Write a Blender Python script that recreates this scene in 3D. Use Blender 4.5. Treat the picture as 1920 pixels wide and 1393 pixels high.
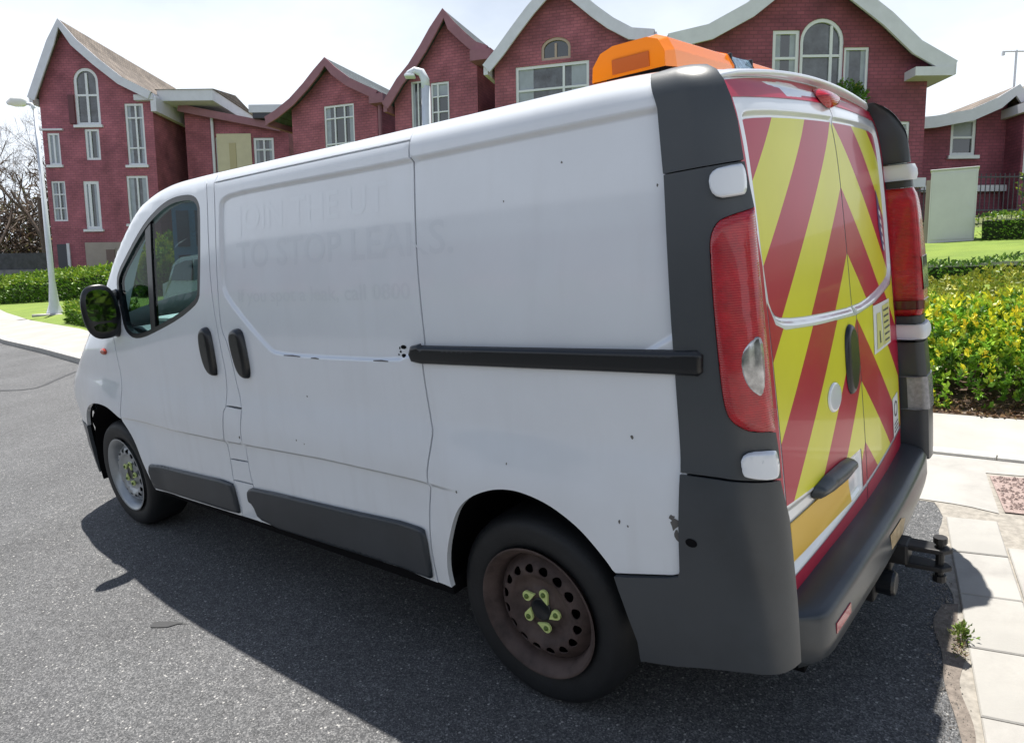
import bpy, bmesh, math, random
import numpy as np
from mathutils import Vector, Matrix
from mathutils.geometry import delaunay_2d_cdt

random.seed(7); rng = np.random.default_rng(7)
scene = bpy.context.scene
for o in list(bpy.data.objects): bpy.data.objects.remove(o)
COL = scene.collection

# ------------------------------------------------------------------ camera, sky, sun, exposure
def basis(yaw, pitch, roll):
    fw = np.array([math.sin(yaw)*math.cos(pitch), math.cos(yaw)*math.cos(pitch), -math.sin(pitch)])
    r = np.cross(fw, [0, 0, 1]); r /= np.linalg.norm(r); u = np.cross(r, fw)
    c, s = math.cos(roll), math.sin(roll)
    return np.array([c*r+s*u, -s*r+c*u, fw])
YAW = -0.694096
R_van = basis(YAW, 0.207239, -0.102530)                 # camera axes seen from the (sloping) street
R_wld = basis(YAW, math.radians(7.0), math.radians(-0.7))  # camera axes in the level world
MROT = R_wld.T @ R_van                                   # street frame -> world: the street lies on a hillside
CAM_V = np.array([4.39729, -2.45230, 1.55330])
CAM_W = MROT @ CAM_V
STREET = Matrix(MROT.tolist()).to_4x4()
HZ = np.array([math.sin(YAW), math.cos(YAW), 0.]); HR = np.array([math.cos(YAW), -math.sin(YAW), 0.])

cam_data = bpy.data.cameras.new('camera'); cam = bpy.data.objects.new('camera', cam_data); COL.objects.link(cam)
cam_data.sensor_fit = 'HORIZONTAL'; cam_data.sensor_width = 36.0
cam_data.lens = 1302.73/1920*36.0; cam_data.clip_end = 2000; cam_data.clip_start = 0.05
cm = Matrix.Identity(4)
for i in range(3):
    cm[i][0], cm[i][1], cm[i][2], cm[i][3] = R_wld[0][i], R_wld[1][i], -R_wld[2][i], CAM_W[i]
cam.matrix_world = cm
scene.camera = cam

SUN_V = np.array([0.21, -0.235, -1.0]); SUN_V /= np.linalg.norm(SUN_V)
SUN_W = MROT @ SUN_V                                     # direction the light travels
sun_el = math.asin(-SUN_W[2]); sun_az = math.atan2(-SUN_W[0], -SUN_W[1])
world = bpy.data.worlds.new('World'); scene.world = world; world.use_nodes = True
nt = world.node_tree; nt.nodes.clear()
def wn(t): return nt.nodes.new(t)
out = wn('ShaderNodeOutputWorld'); bg = wn('ShaderNodeBackground'); bg.inputs[1].default_value = 0.062
sky = wn('ShaderNodeTexSky'); sky.sky_type = 'NISHITA'; sky.sun_disc = False
sky.sun_elevation = sun_el; sky.sun_rotation = sun_az; sky.air_density = 1.0; sky.dust_density = .6; sky.ozone_density = 1.2
tc = wn('ShaderNodeTexCoord'); sx = wn('ShaderNodeSeparateXYZ'); nt.links.new(tc.outputs['Generated'], sx.inputs[0])
def wm(op, a, b=None, clamp=False):
    n = wn('ShaderNodeMath'); n.operation = op; n.use_clamp = clamp
    for i, v in enumerate((a, b)):
        if v is None: continue
        if isinstance(v, (int, float)): n.inputs[i].default_value = v
        else: nt.links.new(v, n.inputs[i])
    return n.outputs[0]
el = wm('MAXIMUM', sx.outputs[2], 0.0); dn = wm('ADD', el, .16)
cb = wn('ShaderNodeCombineXYZ'); nt.links.new(wm('DIVIDE', sx.outputs[0], dn), cb.inputs[0]); nt.links.new(wm('DIVIDE', sx.outputs[1], dn), cb.inputs[1])
no = wn('ShaderNodeTexNoise'); no.inputs['Scale'].default_value = .75; no.inputs['Detail'].default_value = 8; no.inputs['Roughness'].default_value = .55
nt.links.new(cb.outputs[0], no.inputs['Vector'])
hz0 = wn('ShaderNodeMapRange'); hz0.interpolation_type = 'SMOOTHSTEP'; hz0.inputs[1].default_value = .20; hz0.inputs[2].default_value = .56; hz0.inputs[3].default_value = 1.0; hz0.inputs[4].default_value = .0
nt.links.new(el, hz0.inputs[0]); haze = hz0.outputs[0]            # bright milky haze, thickest towards the horizon
mr0 = wn('ShaderNodeMapRange'); mr0.inputs[1].default_value = .42; mr0.inputs[2].default_value = .68; nt.links.new(no.outputs[0], mr0.inputs[0])
cov = wm('ADD', wm('MULTIPLY', mr0.outputs[0], .40), wm('MULTIPLY', haze, .90), True)
mx = wn('ShaderNodeMix'); mx.data_type = 'RGBA'
CLOUD = 11.5
mx.inputs[7].default_value = (CLOUD*.88, CLOUD*.945, CLOUD*1.03, 1)
nt.links.new(cov, mx.inputs[0]); nt.links.new(sky.outputs[0], mx.inputs[6])
nt.links.new(mx.outputs[2], bg.inputs[0]); nt.links.new(bg.outputs[0], out.inputs[0])

sl = bpy.data.lights.new('sun', 'SUN'); sl.energy = 5.0; sl.angle = math.radians(0.53); sl.color = (1.0, .955, .88)
so = bpy.data.objects.new('sun', sl); COL.objects.link(so)
so.rotation_euler = Vector(SUN_W.tolist()).to_track_quat('-Z', 'Y').to_euler(); so.location = (0, 0, 30)
scene.view_settings.view_transform = 'Standard'; scene.view_settings.look = 'None'
scene.view_settings.gamma = 1.0; scene.view_settings.use_curve_mapping = False
scene.view_settings.exposure = 0.78
scene.render.engine = 'CYCLES'
scene.cycles.max_bounces = 7; scene.cycles.transparent_max_bounces = 12
scene.cycles.use_denoising = True

# ------------------------------------------------------------------ materials
MATS = {}
def mat(name, col, rough=.5, metal=0., var=.0, vscale=6., bump=0., bscale=60., coat=0., emis=None, spec=.5, var2=None, v2scale=1.5):
    if name in MATS: return MATS[name]
    m = bpy.data.materials.new(name); m.use_nodes = True; t = m.node_tree; b = t.nodes['Principled BSDF']
    b.inputs['Base Color'].default_value = (*col, 1); b.inputs['Roughness'].default_value = rough; b.inputs['Metallic'].default_value = metal
    b.inputs['Coat Weight'].default_value = coat; b.inputs['Coat Roughness'].default_value = .06; b.inputs['Specular IOR Level'].default_value = spec
    tcn = t.nodes.new('ShaderNodeTexCoord')
    if var > 0:
        n = t.nodes.new('ShaderNodeTexNoise'); n.inputs['Scale'].default_value = vscale; n.inputs['Detail'].default_value = 6; n.inputs['Roughness'].default_value = .65
        t.links.new(tcn.outputs['Object'], n.inputs['Vector'])
        r = t.nodes.new('ShaderNodeMapRange'); r.inputs[1].default_value = .3; r.inputs[2].default_value = .7
        r.inputs[3].default_value = 1-var; r.inputs[4].default_value = 1+var
        t.links.new(n.outputs[0], r.inputs[0])
        mu = t.nodes.new('ShaderNodeMix'); mu.data_type = 'RGBA'; mu.blend_type = 'MULTIPLY'; mu.inputs[0].default_value = 1
        mu.inputs[6].default_value = (*col, 1); t.links.new(r.outputs[0], mu.inputs[7])
        src = mu.outputs[2]
        if var2:
            n2 = t.nodes.new('ShaderNodeTexNoise'); n2.inputs['Scale'].default_value = v2scale; n2.inputs['Detail'].default_value = 4
            t.links.new(tcn.outputs['Object'], n2.inputs['Vector'])
            r2 = t.nodes.new('ShaderNodeMapRange'); r2.inputs[1].default_value = .42; r2.inputs[2].default_value = .62
            t.links.new(n2.outputs[0], r2.inputs[0])
            m3 = t.nodes.new('ShaderNodeMix'); m3.data_type = 'RGBA'; t.links.new(r2.outputs[0], m3.inputs[0])
            t.links.new(src, m3.inputs[6]); m3.inputs[7].default_value = (*var2, 1); src = m3.outputs[2]
        t.links.new(src, b.inputs['Base Color'])
    if bump > 0:
        n = t.nodes.new('ShaderNodeTexNoise'); n.inputs['Scale'].default_value = bscale; n.inputs['Detail'].default_value = 3
        t.links.new(tcn.outputs['Object'], n.inputs['Vector'])
        bn = t.nodes.new('ShaderNodeBump'); bn.inputs['Strength'].default_value = bump; bn.inputs['Distance'].default_value = .01
        t.links.new(n.outputs[0], bn.inputs['Height']); t.links.new(bn.outputs[0], b.inputs['Normal'])
    if emis: b.inputs['Emission Color'].default_value = (*emis, 1); b.inputs['Emission Strength'].default_value = 1
    MATS[name] = m; return m

def glass_mat(name, tint, rough=.01, refl=1.0):
    m = bpy.data.materials.new(name); m.use_nodes = True; t = m.node_tree; t.nodes.clear()
    o = t.nodes.new('ShaderNodeOutputMaterial'); tr = t.nodes.new('ShaderNodeBsdfTransparent'); tr.inputs[0].default_value = (*tint, 1)
    g = t.nodes.new('ShaderNodeBsdfGlossy'); g.inputs['Roughness'].default_value = rough
    f = t.nodes.new('ShaderNodeFresnel'); f.inputs[0].default_value = 1.5
    mu = t.nodes.new('ShaderNodeMath'); mu.operation = 'MULTIPLY'; mu.inputs[1].default_value = refl
    x = t.nodes.new('ShaderNodeMixShader'); t.links.new(f.outputs[0], mu.inputs[0]); t.links.new(mu.outputs[0], x.inputs[0])
    t.links.new(tr.outputs[0], x.inputs[1]); t.links.new(g.outputs[0], x.inputs[2]); t.links.new(x.outputs[0], o.inputs[0])
    MATS[name] = m; return m

WHITE = mat('van_white_paint', (.745, .785, .835), .28, coat=1.0, var=.03, vscale=2.2)
def grime(m, amt=.16):
    '''road dirt: fine vertical streaks and dusty patches mixed into the paint'''
    t = m.node_tree; b = t.nodes['Principled BSDF']; src = b.inputs['Base Color'].links[0].from_socket; tcn = t.nodes.new('ShaderNodeTexCoord')
    mp_ = t.nodes.new('ShaderNodeMapping'); mp_.inputs['Scale'].default_value = (14, 14, 1.6); t.links.new(tcn.outputs['Object'], mp_.inputs[0])
    n1 = t.nodes.new('ShaderNodeTexNoise'); n1.inputs['Scale'].default_value = 1.0; n1.inputs['Detail'].default_value = 6; t.links.new(mp_.outputs[0], n1.inputs['Vector'])
    n2 = t.nodes.new('ShaderNodeTexNoise'); n2.inputs['Scale'].default_value = 2.3; n2.inputs['Detail'].default_value = 7; t.links.new(tcn.outputs['Object'], n2.inputs['Vector'])
    sp = t.nodes.new('ShaderNodeSeparateXYZ'); t.links.new(tcn.outputs['Object'], sp.inputs[0])
    lo = t.nodes.new('ShaderNodeMapRange'); lo.inputs[1].default_value = .30; lo.inputs[2].default_value = .95; lo.inputs[3].default_value = 1.0; lo.inputs[4].default_value = .30; t.links.new(sp.outputs[2], lo.inputs[0])
    r1 = t.nodes.new('ShaderNodeMapRange'); r1.inputs[1].default_value = .48; r1.inputs[2].default_value = .75; t.links.new(n1.outputs[0], r1.inputs[0])
    r2 = t.nodes.new('ShaderNodeMapRange'); r2.inputs[1].default_value = .45; r2.inputs[2].default_value = .75; t.links.new(n2.outputs[0], r2.inputs[0])
    a = t.nodes.new('ShaderNodeMath'); a.operation = 'MAXIMUM'; t.links.new(r1.outputs[0], a.inputs[0]); t.links.new(r2.outputs[0], a.inputs[1])
    c = t.nodes.new('ShaderNodeMath'); c.operation = 'MULTIPLY'; t.links.new(a.outputs[0], c.inputs[0]); t.links.new(lo.outputs[0], c.inputs[1])
    d = t.nodes.new('ShaderNodeMath'); d.operation = 'MULTIPLY'; d.inputs[1].default_value = amt; t.links.new(c.outputs[0], d.inputs[0])
    x = t.nodes.new('ShaderNodeMix'); x.data_type = 'RGBA'; t.links.new(d.outputs[0], x.inputs[0]); t.links.new(src, x.inputs[6]); x.inputs[7].default_value = (.33, .30, .27, 1)
    t.links.new(x.outputs[2], b.inputs['Base Color'])
grime(WHITE, .22)
GHOST = mat('ghost_lettering', (.70, .74, .79), .32, coat=1.0)
GHOSTL = mat('ghost_lettering_pale', (.755, .797, .845), .32, coat=1.0)
DARK = mat('grey_trim_plastic', (.046, .054, .062), .36, var=.2, vscale=3.5, bump=.05, bscale=500, var2=(.058, .066, .074), v2scale=1.2)
BUMP = mat('bumper_plastic', (.042, .049, .057), .32, var=.25, vscale=3, bump=.05, bscale=450, var2=(.054, .061, .070), v2scale=1.4)
SILLT = mat('dark_sill_plastic', (.024, .030, .038), .42, var=.25, vscale=4)
BLACK = mat('black_plastic', (.008, .010, .013), .32)
VOID = mat('black_liner', (.006, .006, .007), .9, spec=.1)
RUBBER = mat('tyre_rubber', (.010, .011, .013), .6, var=.25, vscale=12, bump=.1, bscale=120)
SILVER = mat('silver_steel', (.36, .38, .40), .38, metal=.55, var=.12, vscale=14)
RUST = mat('rusty_wheel_steel', (.058, .038, .034), .72, var=.5, vscale=14, var2=(.095, .066, .058), v2scale=9, bump=.15, bscale=90)
NUTY = mat('wheel_nut_indicator', (.60, .70, .26), .5)
NUTD = mat('wheel_nut', (.10, .16, .03), .5)
GLASS = glass_mat('window_glass', (.46, .66, .68), refl=.35)
SCREEN = glass_mat('windscreen_glass', (.80, .90, .90), refl=.6)
MIRROR = mat('mirror_glass', (.42, .47, .48), .02, metal=1.)
REDL = mat('red_lamp_lens', (.42, .005, .014), .14, coat=.7, var=.25, vscale=30)
def ribs(m, scale=55, strength=.35):
    t = m.node_tree; tcn = t.nodes.new('ShaderNodeTexCoord'); wv = t.nodes.new('ShaderNodeTexWave'); wv.bands_direction = 'Z'; wv.inputs['Scale'].default_value = scale; wv.inputs['Distortion'].default_value = .4
    bn = t.nodes.new('ShaderNodeBump'); bn.inputs['Strength'].default_value = strength; bn.inputs['Distance'].default_value = .004
    t.links.new(tcn.outputs['Object'], wv.inputs['Vector']); t.links.new(wv.outputs[0], bn.inputs['Height']); t.links.new(bn.outputs[0], t.nodes['Principled BSDF'].inputs['Normal'])
ribs(REDL)
MATW = mat('matt_white_cap', (.70, .73, .77), .5)
REDDK = mat('dark_red_lamp_lens', (.09, .004, .008), .15, coat=.8)
CLEARL = mat('clear_lamp_lens', (.42, .43, .45), .12, metal=.6, coat=.6, var=.6, vscale=28)
AMBER = mat('amber_lens', (.95, .24, .003), .2, coat=.5)
AMBERD = mat('amber_lens_inner', (.50, .10, .01), .3, coat=.5)
REDS = mat('red_reflective_sheet', (.43, .006, .040), .34, spec=.3, coat=.16, var=.08, vscale=5)
PLATE = mat('yellow_number_plate', (.75, .46, .03), .35)
STICKY = mat('pale_yellow_sticker', (.62, .62, .22), .4)
STICKW = mat('white_sticker', (.72, .74, .74), .4)
STICKB = mat('blue_sticker', (.06, .09, .22), .3)
INK = mat('dark_ink', (.06, .07, .07), .5)
IRON = mat('dark_iron', (.022, .022, .024), .55, metal=.3, var=.3, vscale=20)
DASH = mat('dashboard_grey', (.16, .18, .19), .6)
DASHL = mat('dashboard_pale', (.45, .48, .47), .55)
CHIP = mat('bare_metal_chip', (.12, .115, .11), .7)

def chevron_mat():
    m = bpy.data.materials.new('red_yellow_chevron_sheet'); m.use_nodes = True; t = m.node_tree; b = t.nodes['Principled BSDF']
    tcn = t.nodes.new('ShaderNodeTexCoord'); sp = t.nodes.new('ShaderNodeSeparateXYZ'); t.links.new(tcn.outputs['Object'], sp.inputs[0])
    def M(op, a, bb=None):
        n = t.nodes.new('ShaderNodeMath'); n.operation = op
        for i, v in enumerate((a, bb)):
            if v is None: continue
            if isinstance(v, (int, float)): n.inputs[i].default_value = v
            else: t.links.new(v, n.inputs[i])
        return n.outputs[0]
    a = M('ABSOLUTE', M('SUBTRACT', sp.outputs[1], .05))
    v = M('ADD', M('MULTIPLY', a, .835), sp.outputs[2])
    k = M('FLOORED_MODULO', M('FLOOR', M('DIVIDE', M('SUBTRACT', v, 1.782), .2155)), 2)
    no = t.nodes.new('ShaderNodeTexNoise'); no.inputs['Scale'].default_value = 3.5; no.inputs['Detail'].default_value = 5; t.links.new(tcn.outputs['Object'], no.inputs['Vector'])
    mr = t.nodes.new('ShaderNodeMapRange'); mr.inputs[3].default_value = .86; mr.inputs[4].default_value = 1.1; t.links.new(no.outputs[0], mr.inputs[0])
    x = t.nodes.new('ShaderNodeMix'); x.data_type = 'RGBA'; t.links.new(k, x.inputs[0])
    x.inputs[6].default_value = (.43, .006, .040, 1); x.inputs[7].default_value = (.70, .68, .035, 1)
    mu = t.nodes.new('ShaderNodeMix'); mu.data_type = 'RGBA'; mu.blend_type = 'MULTIPLY'; mu.inputs[0].default_value = 1
    t.links.new(x.outputs[2], mu.inputs[6]); t.links.new(mr.outputs[0], mu.inputs[7]); t.links.new(mu.outputs[2], b.inputs['Base Color'])
    b.inputs['Roughness'].default_value = .34; b.inputs['Specular IOR Level'].default_value = .3; b.inputs['Coat Weight'].default_value = .16; b.inputs['Coat Roughness'].default_value = .04
    return m
CHEV = chevron_mat()

# ------------------------------------------------------------------ mesh helpers
def mkmesh(name, V, F, normals=None, smooth=True):
    me = bpy.data.meshes.new(name); me.from_pydata([tuple(map(float, v)) for v in V], [], [tuple(map(int, f)) for f in F]); me.update()
    if smooth: me.polygons.foreach_set('use_smooth', [True]*len(me.polygons))
    if normals is not None: me.normals_split_custom_set_from_vertices([tuple(map(float, n)) for n in normals])
    return me
def mkobj(name, me, m, parent=None, mw=None):
    o = bpy.data.objects.new(name, me); COL.objects.link(o)
    if me is not None and m is not None and not me.materials: me.materials.append(m)
    if parent is not None: o.parent = parent
    if mw is not None: o.matrix_world = mw
    return o
def tag(o, label, cat=None, group=None, kind=None):
    if label: o['label'] = label
    if cat: o['category'] = cat
    if group: o['group'] = group
    if kind: o['kind'] = kind
    return o
def empty(name, label, cat, mw, group=None):
    o = bpy.data.objects.new(name, None); COL.objects.link(o); o.matrix_world = mw; o.empty_display_size = .2
    return tag(o, label, cat, group)
class MB:
    def __init__(s): s.v = []; s.f = []
    def add(s, V, F):
        k = len(s.v); s.v += [tuple(v) for v in V]; s.f += [tuple(i+k for i in f) for f in F]; return s
    def box(s, a, b):
        (x0, y0, z0), (x1, y1, z1) = a, b
        return s.add([(x0,y0,z0),(x1,y0,z0),(x1,y1,z0),(x0,y1,z0),(x0,y0,z1),(x1,y0,z1),(x1,y1,z1),(x0,y1,z1)],
                     [(0,3,2,1),(4,5,6,7),(0,1,5,4),(1,2,6,5),(2,3,7,6),(3,0,4,7)])
    def tube(s, pts, rad, n=8, cap=True):
        pts = [Vector(p) for p in pts]; rad = rad if isinstance(rad, (list, tuple)) else [rad]*len(pts)
        k = len(s.v); up = Vector((0, 0, 1)); prev = None
        for i, p in enumerate(pts):
            d = (pts[min(i+1, len(pts)-1)]-pts[max(i-1, 0)]).normalized()
            if prev is None: a = d.orthogonal().normalized()
            else: a = (prev-d*prev.dot(d)).normalized()
            prev = a; b = d.cross(a)
            for j in range(n):
                t = 2*math.pi*j/n; s.v.append(tuple(p+(a*math.cos(t)+b*math.sin(t))*rad[i]))
        for i in range(len(pts)-1):
            for j in range(n): s.f.append((k+i*n+j, k+i*n+(j+1) % n, k+(i+1)*n+(j+1) % n, k+(i+1)*n+j))
        if cap:
            s.f.append(tuple(k+j for j in reversed(range(n)))); q = k+(len(pts)-1)*n; s.f.append(tuple(q+j for j in range(n)))
        return s
    def build(s, name, m, parent=None, mw=None, smooth=False, bevel=0):
        me = mkmesh(name, s.v, s.f, smooth=smooth); o = mkobj(name, me, m, parent, mw)
        if bevel:
            b = o.modifiers.new('bevel', 'BEVEL'); b.width = bevel; b.segments = 2; b.limit_method = 'ANGLE'; b.angle_limit = math.radians(40)
        return o

def resample(P, h, closed=True):
    P = [np.array(p, float) for p in P]; out = []
    n = len(P)
    for i in range(n if closed else n-1):
        a, b = P[i], P[(i+1) % n]; L = np.linalg.norm(b-a)
        if L < 1e-5: continue
        k = max(1, int(math.ceil(L/h)))
        for j in range(k): out.append(a+(b-a)*j/k)
    if not closed: out.append(P[-1])
    return np.array(out)
def chaikin(P, it=1):
    P = [np.array(p, float) for p in P]
    for _ in range(it):
        Q = []
        for i in range(len(P)):
            a, b = P[i], P[(i+1) % len(P)]; Q += [a*.75+b*.25, a*.25+b*.75]
        P = Q
    return P
def polydist(poly, x, z):
    x, z = np.broadcast_arrays(np.asarray(x, float), np.asarray(z, float)); sh = x.shape
    P = np.stack([x.ravel(), z.ravel()], 1); V = np.asarray(poly, float); n = len(V)
    best = np.full(len(P), 1e9); ins = np.zeros(len(P), bool)
    for i in range(n):
        a = V[i]; b = V[(i+1) % n]; ab = b-a; ap = P-a
        t = np.clip((ap@ab)/max(ab@ab, 1e-12), 0, 1); best = np.minimum(best, np.linalg.norm(ap-t[:, None]*ab, axis=1))
        if a[1] != b[1]:
            c = (a[1] > P[:, 1]) != (b[1] > P[:, 1]); ins ^= c & (P[:, 0] < (b[0]-a[0])*(P[:, 1]-a[1])/(b[1]-a[1])+a[0])
    return np.where(ins, -best, best).reshape(sh)
def sstep(a, b, x):
    t = np.clip((x-a)/(b-a), 0, 1); return t*t*(3-2*t)

def panel(name, outline, S, m, parent=None, holes=(), h=.05, off=0., dome=None, thick=.012, out=(0, -1, 0), feats=(), gap=0., mw=None, label=None):
    """a sheet cut to an outline in surface coordinates, laid on the surface S(a,b,off), with a turned-in edge"""
    O = resample(outline, h)
    if gap:
        nx = np.roll(O, -1, 0)-np.roll(O, 1, 0); nn = np.stack([nx[:, 1], -nx[:, 0]], 1); nn /= np.linalg.norm(nn, axis=1)[:, None]+1e-9
        area = .5*np.sum(O[:, 0]*np.roll(O[:, 1], -1)-np.roll(O[:, 0], -1)*O[:, 1]); O = O-nn*gap*(1 if area > 0 else -1)
    H = [resample(q, h) for q in holes]
    pts = [O]+H; lo = O.min(0); hi = O.max(0)
    xs = np.arange(lo[0], hi[0], h); zs = np.arange(lo[1], hi[1], h*.87)
    g = np.array([(x+(h/2 if j % 2 else 0), z) for j, z in enumerate(zs) for x in xs]) if len(xs) and len(zs) else np.zeros((0, 2))
    if len(g):
        for fl in feats:
            F_ = np.array(fl, float); dd = np.full(len(g), 1e9)
            for i in range(len(F_)-1):
                ab = F_[i+1]-F_[i]; ap = g-F_[i]; t_ = np.clip((ap@ab)/max(ab@ab, 1e-12), 0, 1); dd = np.minimum(dd, np.linalg.norm(ap-t_[:, None]*ab, axis=1))
            g = g[dd > .022]
    extra = [g]
    if dome:
        nx = np.roll(O, -1, 0)-np.roll(O, 1, 0); nn = np.stack([nx[:, 1], -nx[:, 0]], 1); nn /= np.linalg.norm(nn, axis=1)[:, None]+1e-9
        area = .5*np.sum(O[:, 0]*np.roll(O[:, 1], -1)-np.roll(O[:, 0], -1)*O[:, 1]); sg = 1 if area > 0 else -1
        for k in (.12, .35, .7, 1.0):
            q = O-nn*sg*dome[1]*k; d = polydist(O, q[:, 0], q[:, 1]); extra.append(q[d < -.8*k*dome[1]])
    for fl in feats:
        F = resample(fl, h*.6, False); t = np.gradient(F, axis=0); nn = np.stack([-t[:, 1], t[:, 0]], 1); nn /= np.linalg.norm(nn, axis=1)[:, None]+1e-9
        for e in (-.012, -.007, -.0025, .0025, .007, .012): extra.append(F+nn*e)
    E = np.vstack(extra)
    if len(E):
        d = polydist(O, E[:, 0], E[:, 1]); keep = d < (-.012 if feats else -.3*min(h, dome[1] if dome else h)*(.3 if dome else 1))
        for q in H: keep &= polydist(q, E[:, 0], E[:, 1]) > .3*h
        E = E[keep]
    allp = np.vstack(pts+[E]); edges = []; k = 0
    for q in pts:
        edges += [(k+i, k+(i+1) % len(q)) for i in range(len(q))]; k += len(q)
    r = delaunay_2d_cdt([Vector(p) for p in allp], edges, [], 0, 1e-6)
    V2 = np.array([tuple(v) for v in r[0]]); F = np.array([f for f in r[2] if len(f) == 3])
    c = V2[F].mean(1); ok = polydist(O, c[:, 0], c[:, 1]) < 0
    for q in H: ok &= polydist(q, c[:, 0], c[:, 1]) > 0
    F = F[ok]
    def pos(a, b):
        o = np.full(np.shape(a), float(off))
        if dome:
            d = np.clip(-polydist(O, a, b)/dome[1], 0, 1); o = o+dome[0]*np.sqrt(np.maximum(0, 1-(1-d)**2))
        return np.asarray(S(np.asarray(a, float), np.asarray(b, float), o))
    a, b = V2[:, 0], V2[:, 1]; e = .0015
    P = pos(a, b); N = np.cross(pos(a+e, b)-pos(a-e, b), pos(a, b+e)-pos(a, b-e))
    N /= np.linalg.norm(N, axis=1)[:, None]+1e-12
    if (N@np.array(out, float)).mean() < 0: N = -N
    fn = np.cross(P[F[:, 1]]-P[F[:, 0]], P[F[:, 2]]-P[F[:, 0]]); flip = (fn*N[F[:, 0]]).sum(1) < 0
    F[flip] = F[flip][:, ::-1]
    verts = P.tolist(); norms = N.tolist(); faces = [tuple(f) for f in F]
    if thick:
        cnt = {}
        for f in faces:
            for i in range(3): cnt[(f[i], f[(i+1) % 3])] = 1
        for (i, j) in [q for q in cnt if (q[1], q[0]) not in cnt]:
            k = len(verts); t = P[j]-P[i]; sn = np.cross(t, N[i]); sn /= np.linalg.norm(sn)+1e-12
            verts += [P[i], P[j], P[j]-N[j]*thick, P[i]-N[i]*thick]; norms += [sn]*4; faces.append((k+1, k, k+3, k+2))
    o = mkobj(name, mkmesh(name, verts, faces, norms), m, parent, mw)
    if label: o['label'] = label
    return o
def ell(cx, cy, rx, ry, n=24, rot=0):
    return [(cx+rx*math.cos(t)*math.cos(rot)-ry*math.sin(t)*math.sin(rot), cy+rx*math.cos(t)*math.sin(rot)+ry*math.sin(t)*math.cos(rot)) for t in (2*math.pi*i/n for i in range(n))]
def lathe(name, prof, m, parent, cx, cz, n=64, closed=False):
    """revolve (y, radius) about the axle through (cx, *, cz)"""
    V = []; F = []
    for (y, r) in prof:
        for j in range(n): t = 2*math.pi*j/n; V.append((cx+r*math.cos(t), y, cz+r*math.sin(t)))
    for i in range(len(prof)-1):
        for j in range(n): F.append((i*n+j, i*n+(j+1) % n, (i+1)*n+(j+1) % n, (i+1)*n+j))
    me = mkmesh(name, V, F); o = mkobj(name, me, m, parent)
    return o

# ------------------------------------------------------------------ street, pavement, lawns (street frame: x along the van, y to the houses)
def flat(name, poly, z, m, label, cat=None, h=None, kind='structure', dz=None):
    P = resample(poly, h) if h else np.array(poly, float)
    me = bpy.data.meshes.new(name); me.from_pydata([(p[0], p[1], z) for p in P], [], [tuple(range(len(P)))])
    o = mkobj(name, me, m, None, STREET); return tag(o, label, cat, None, kind)

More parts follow.
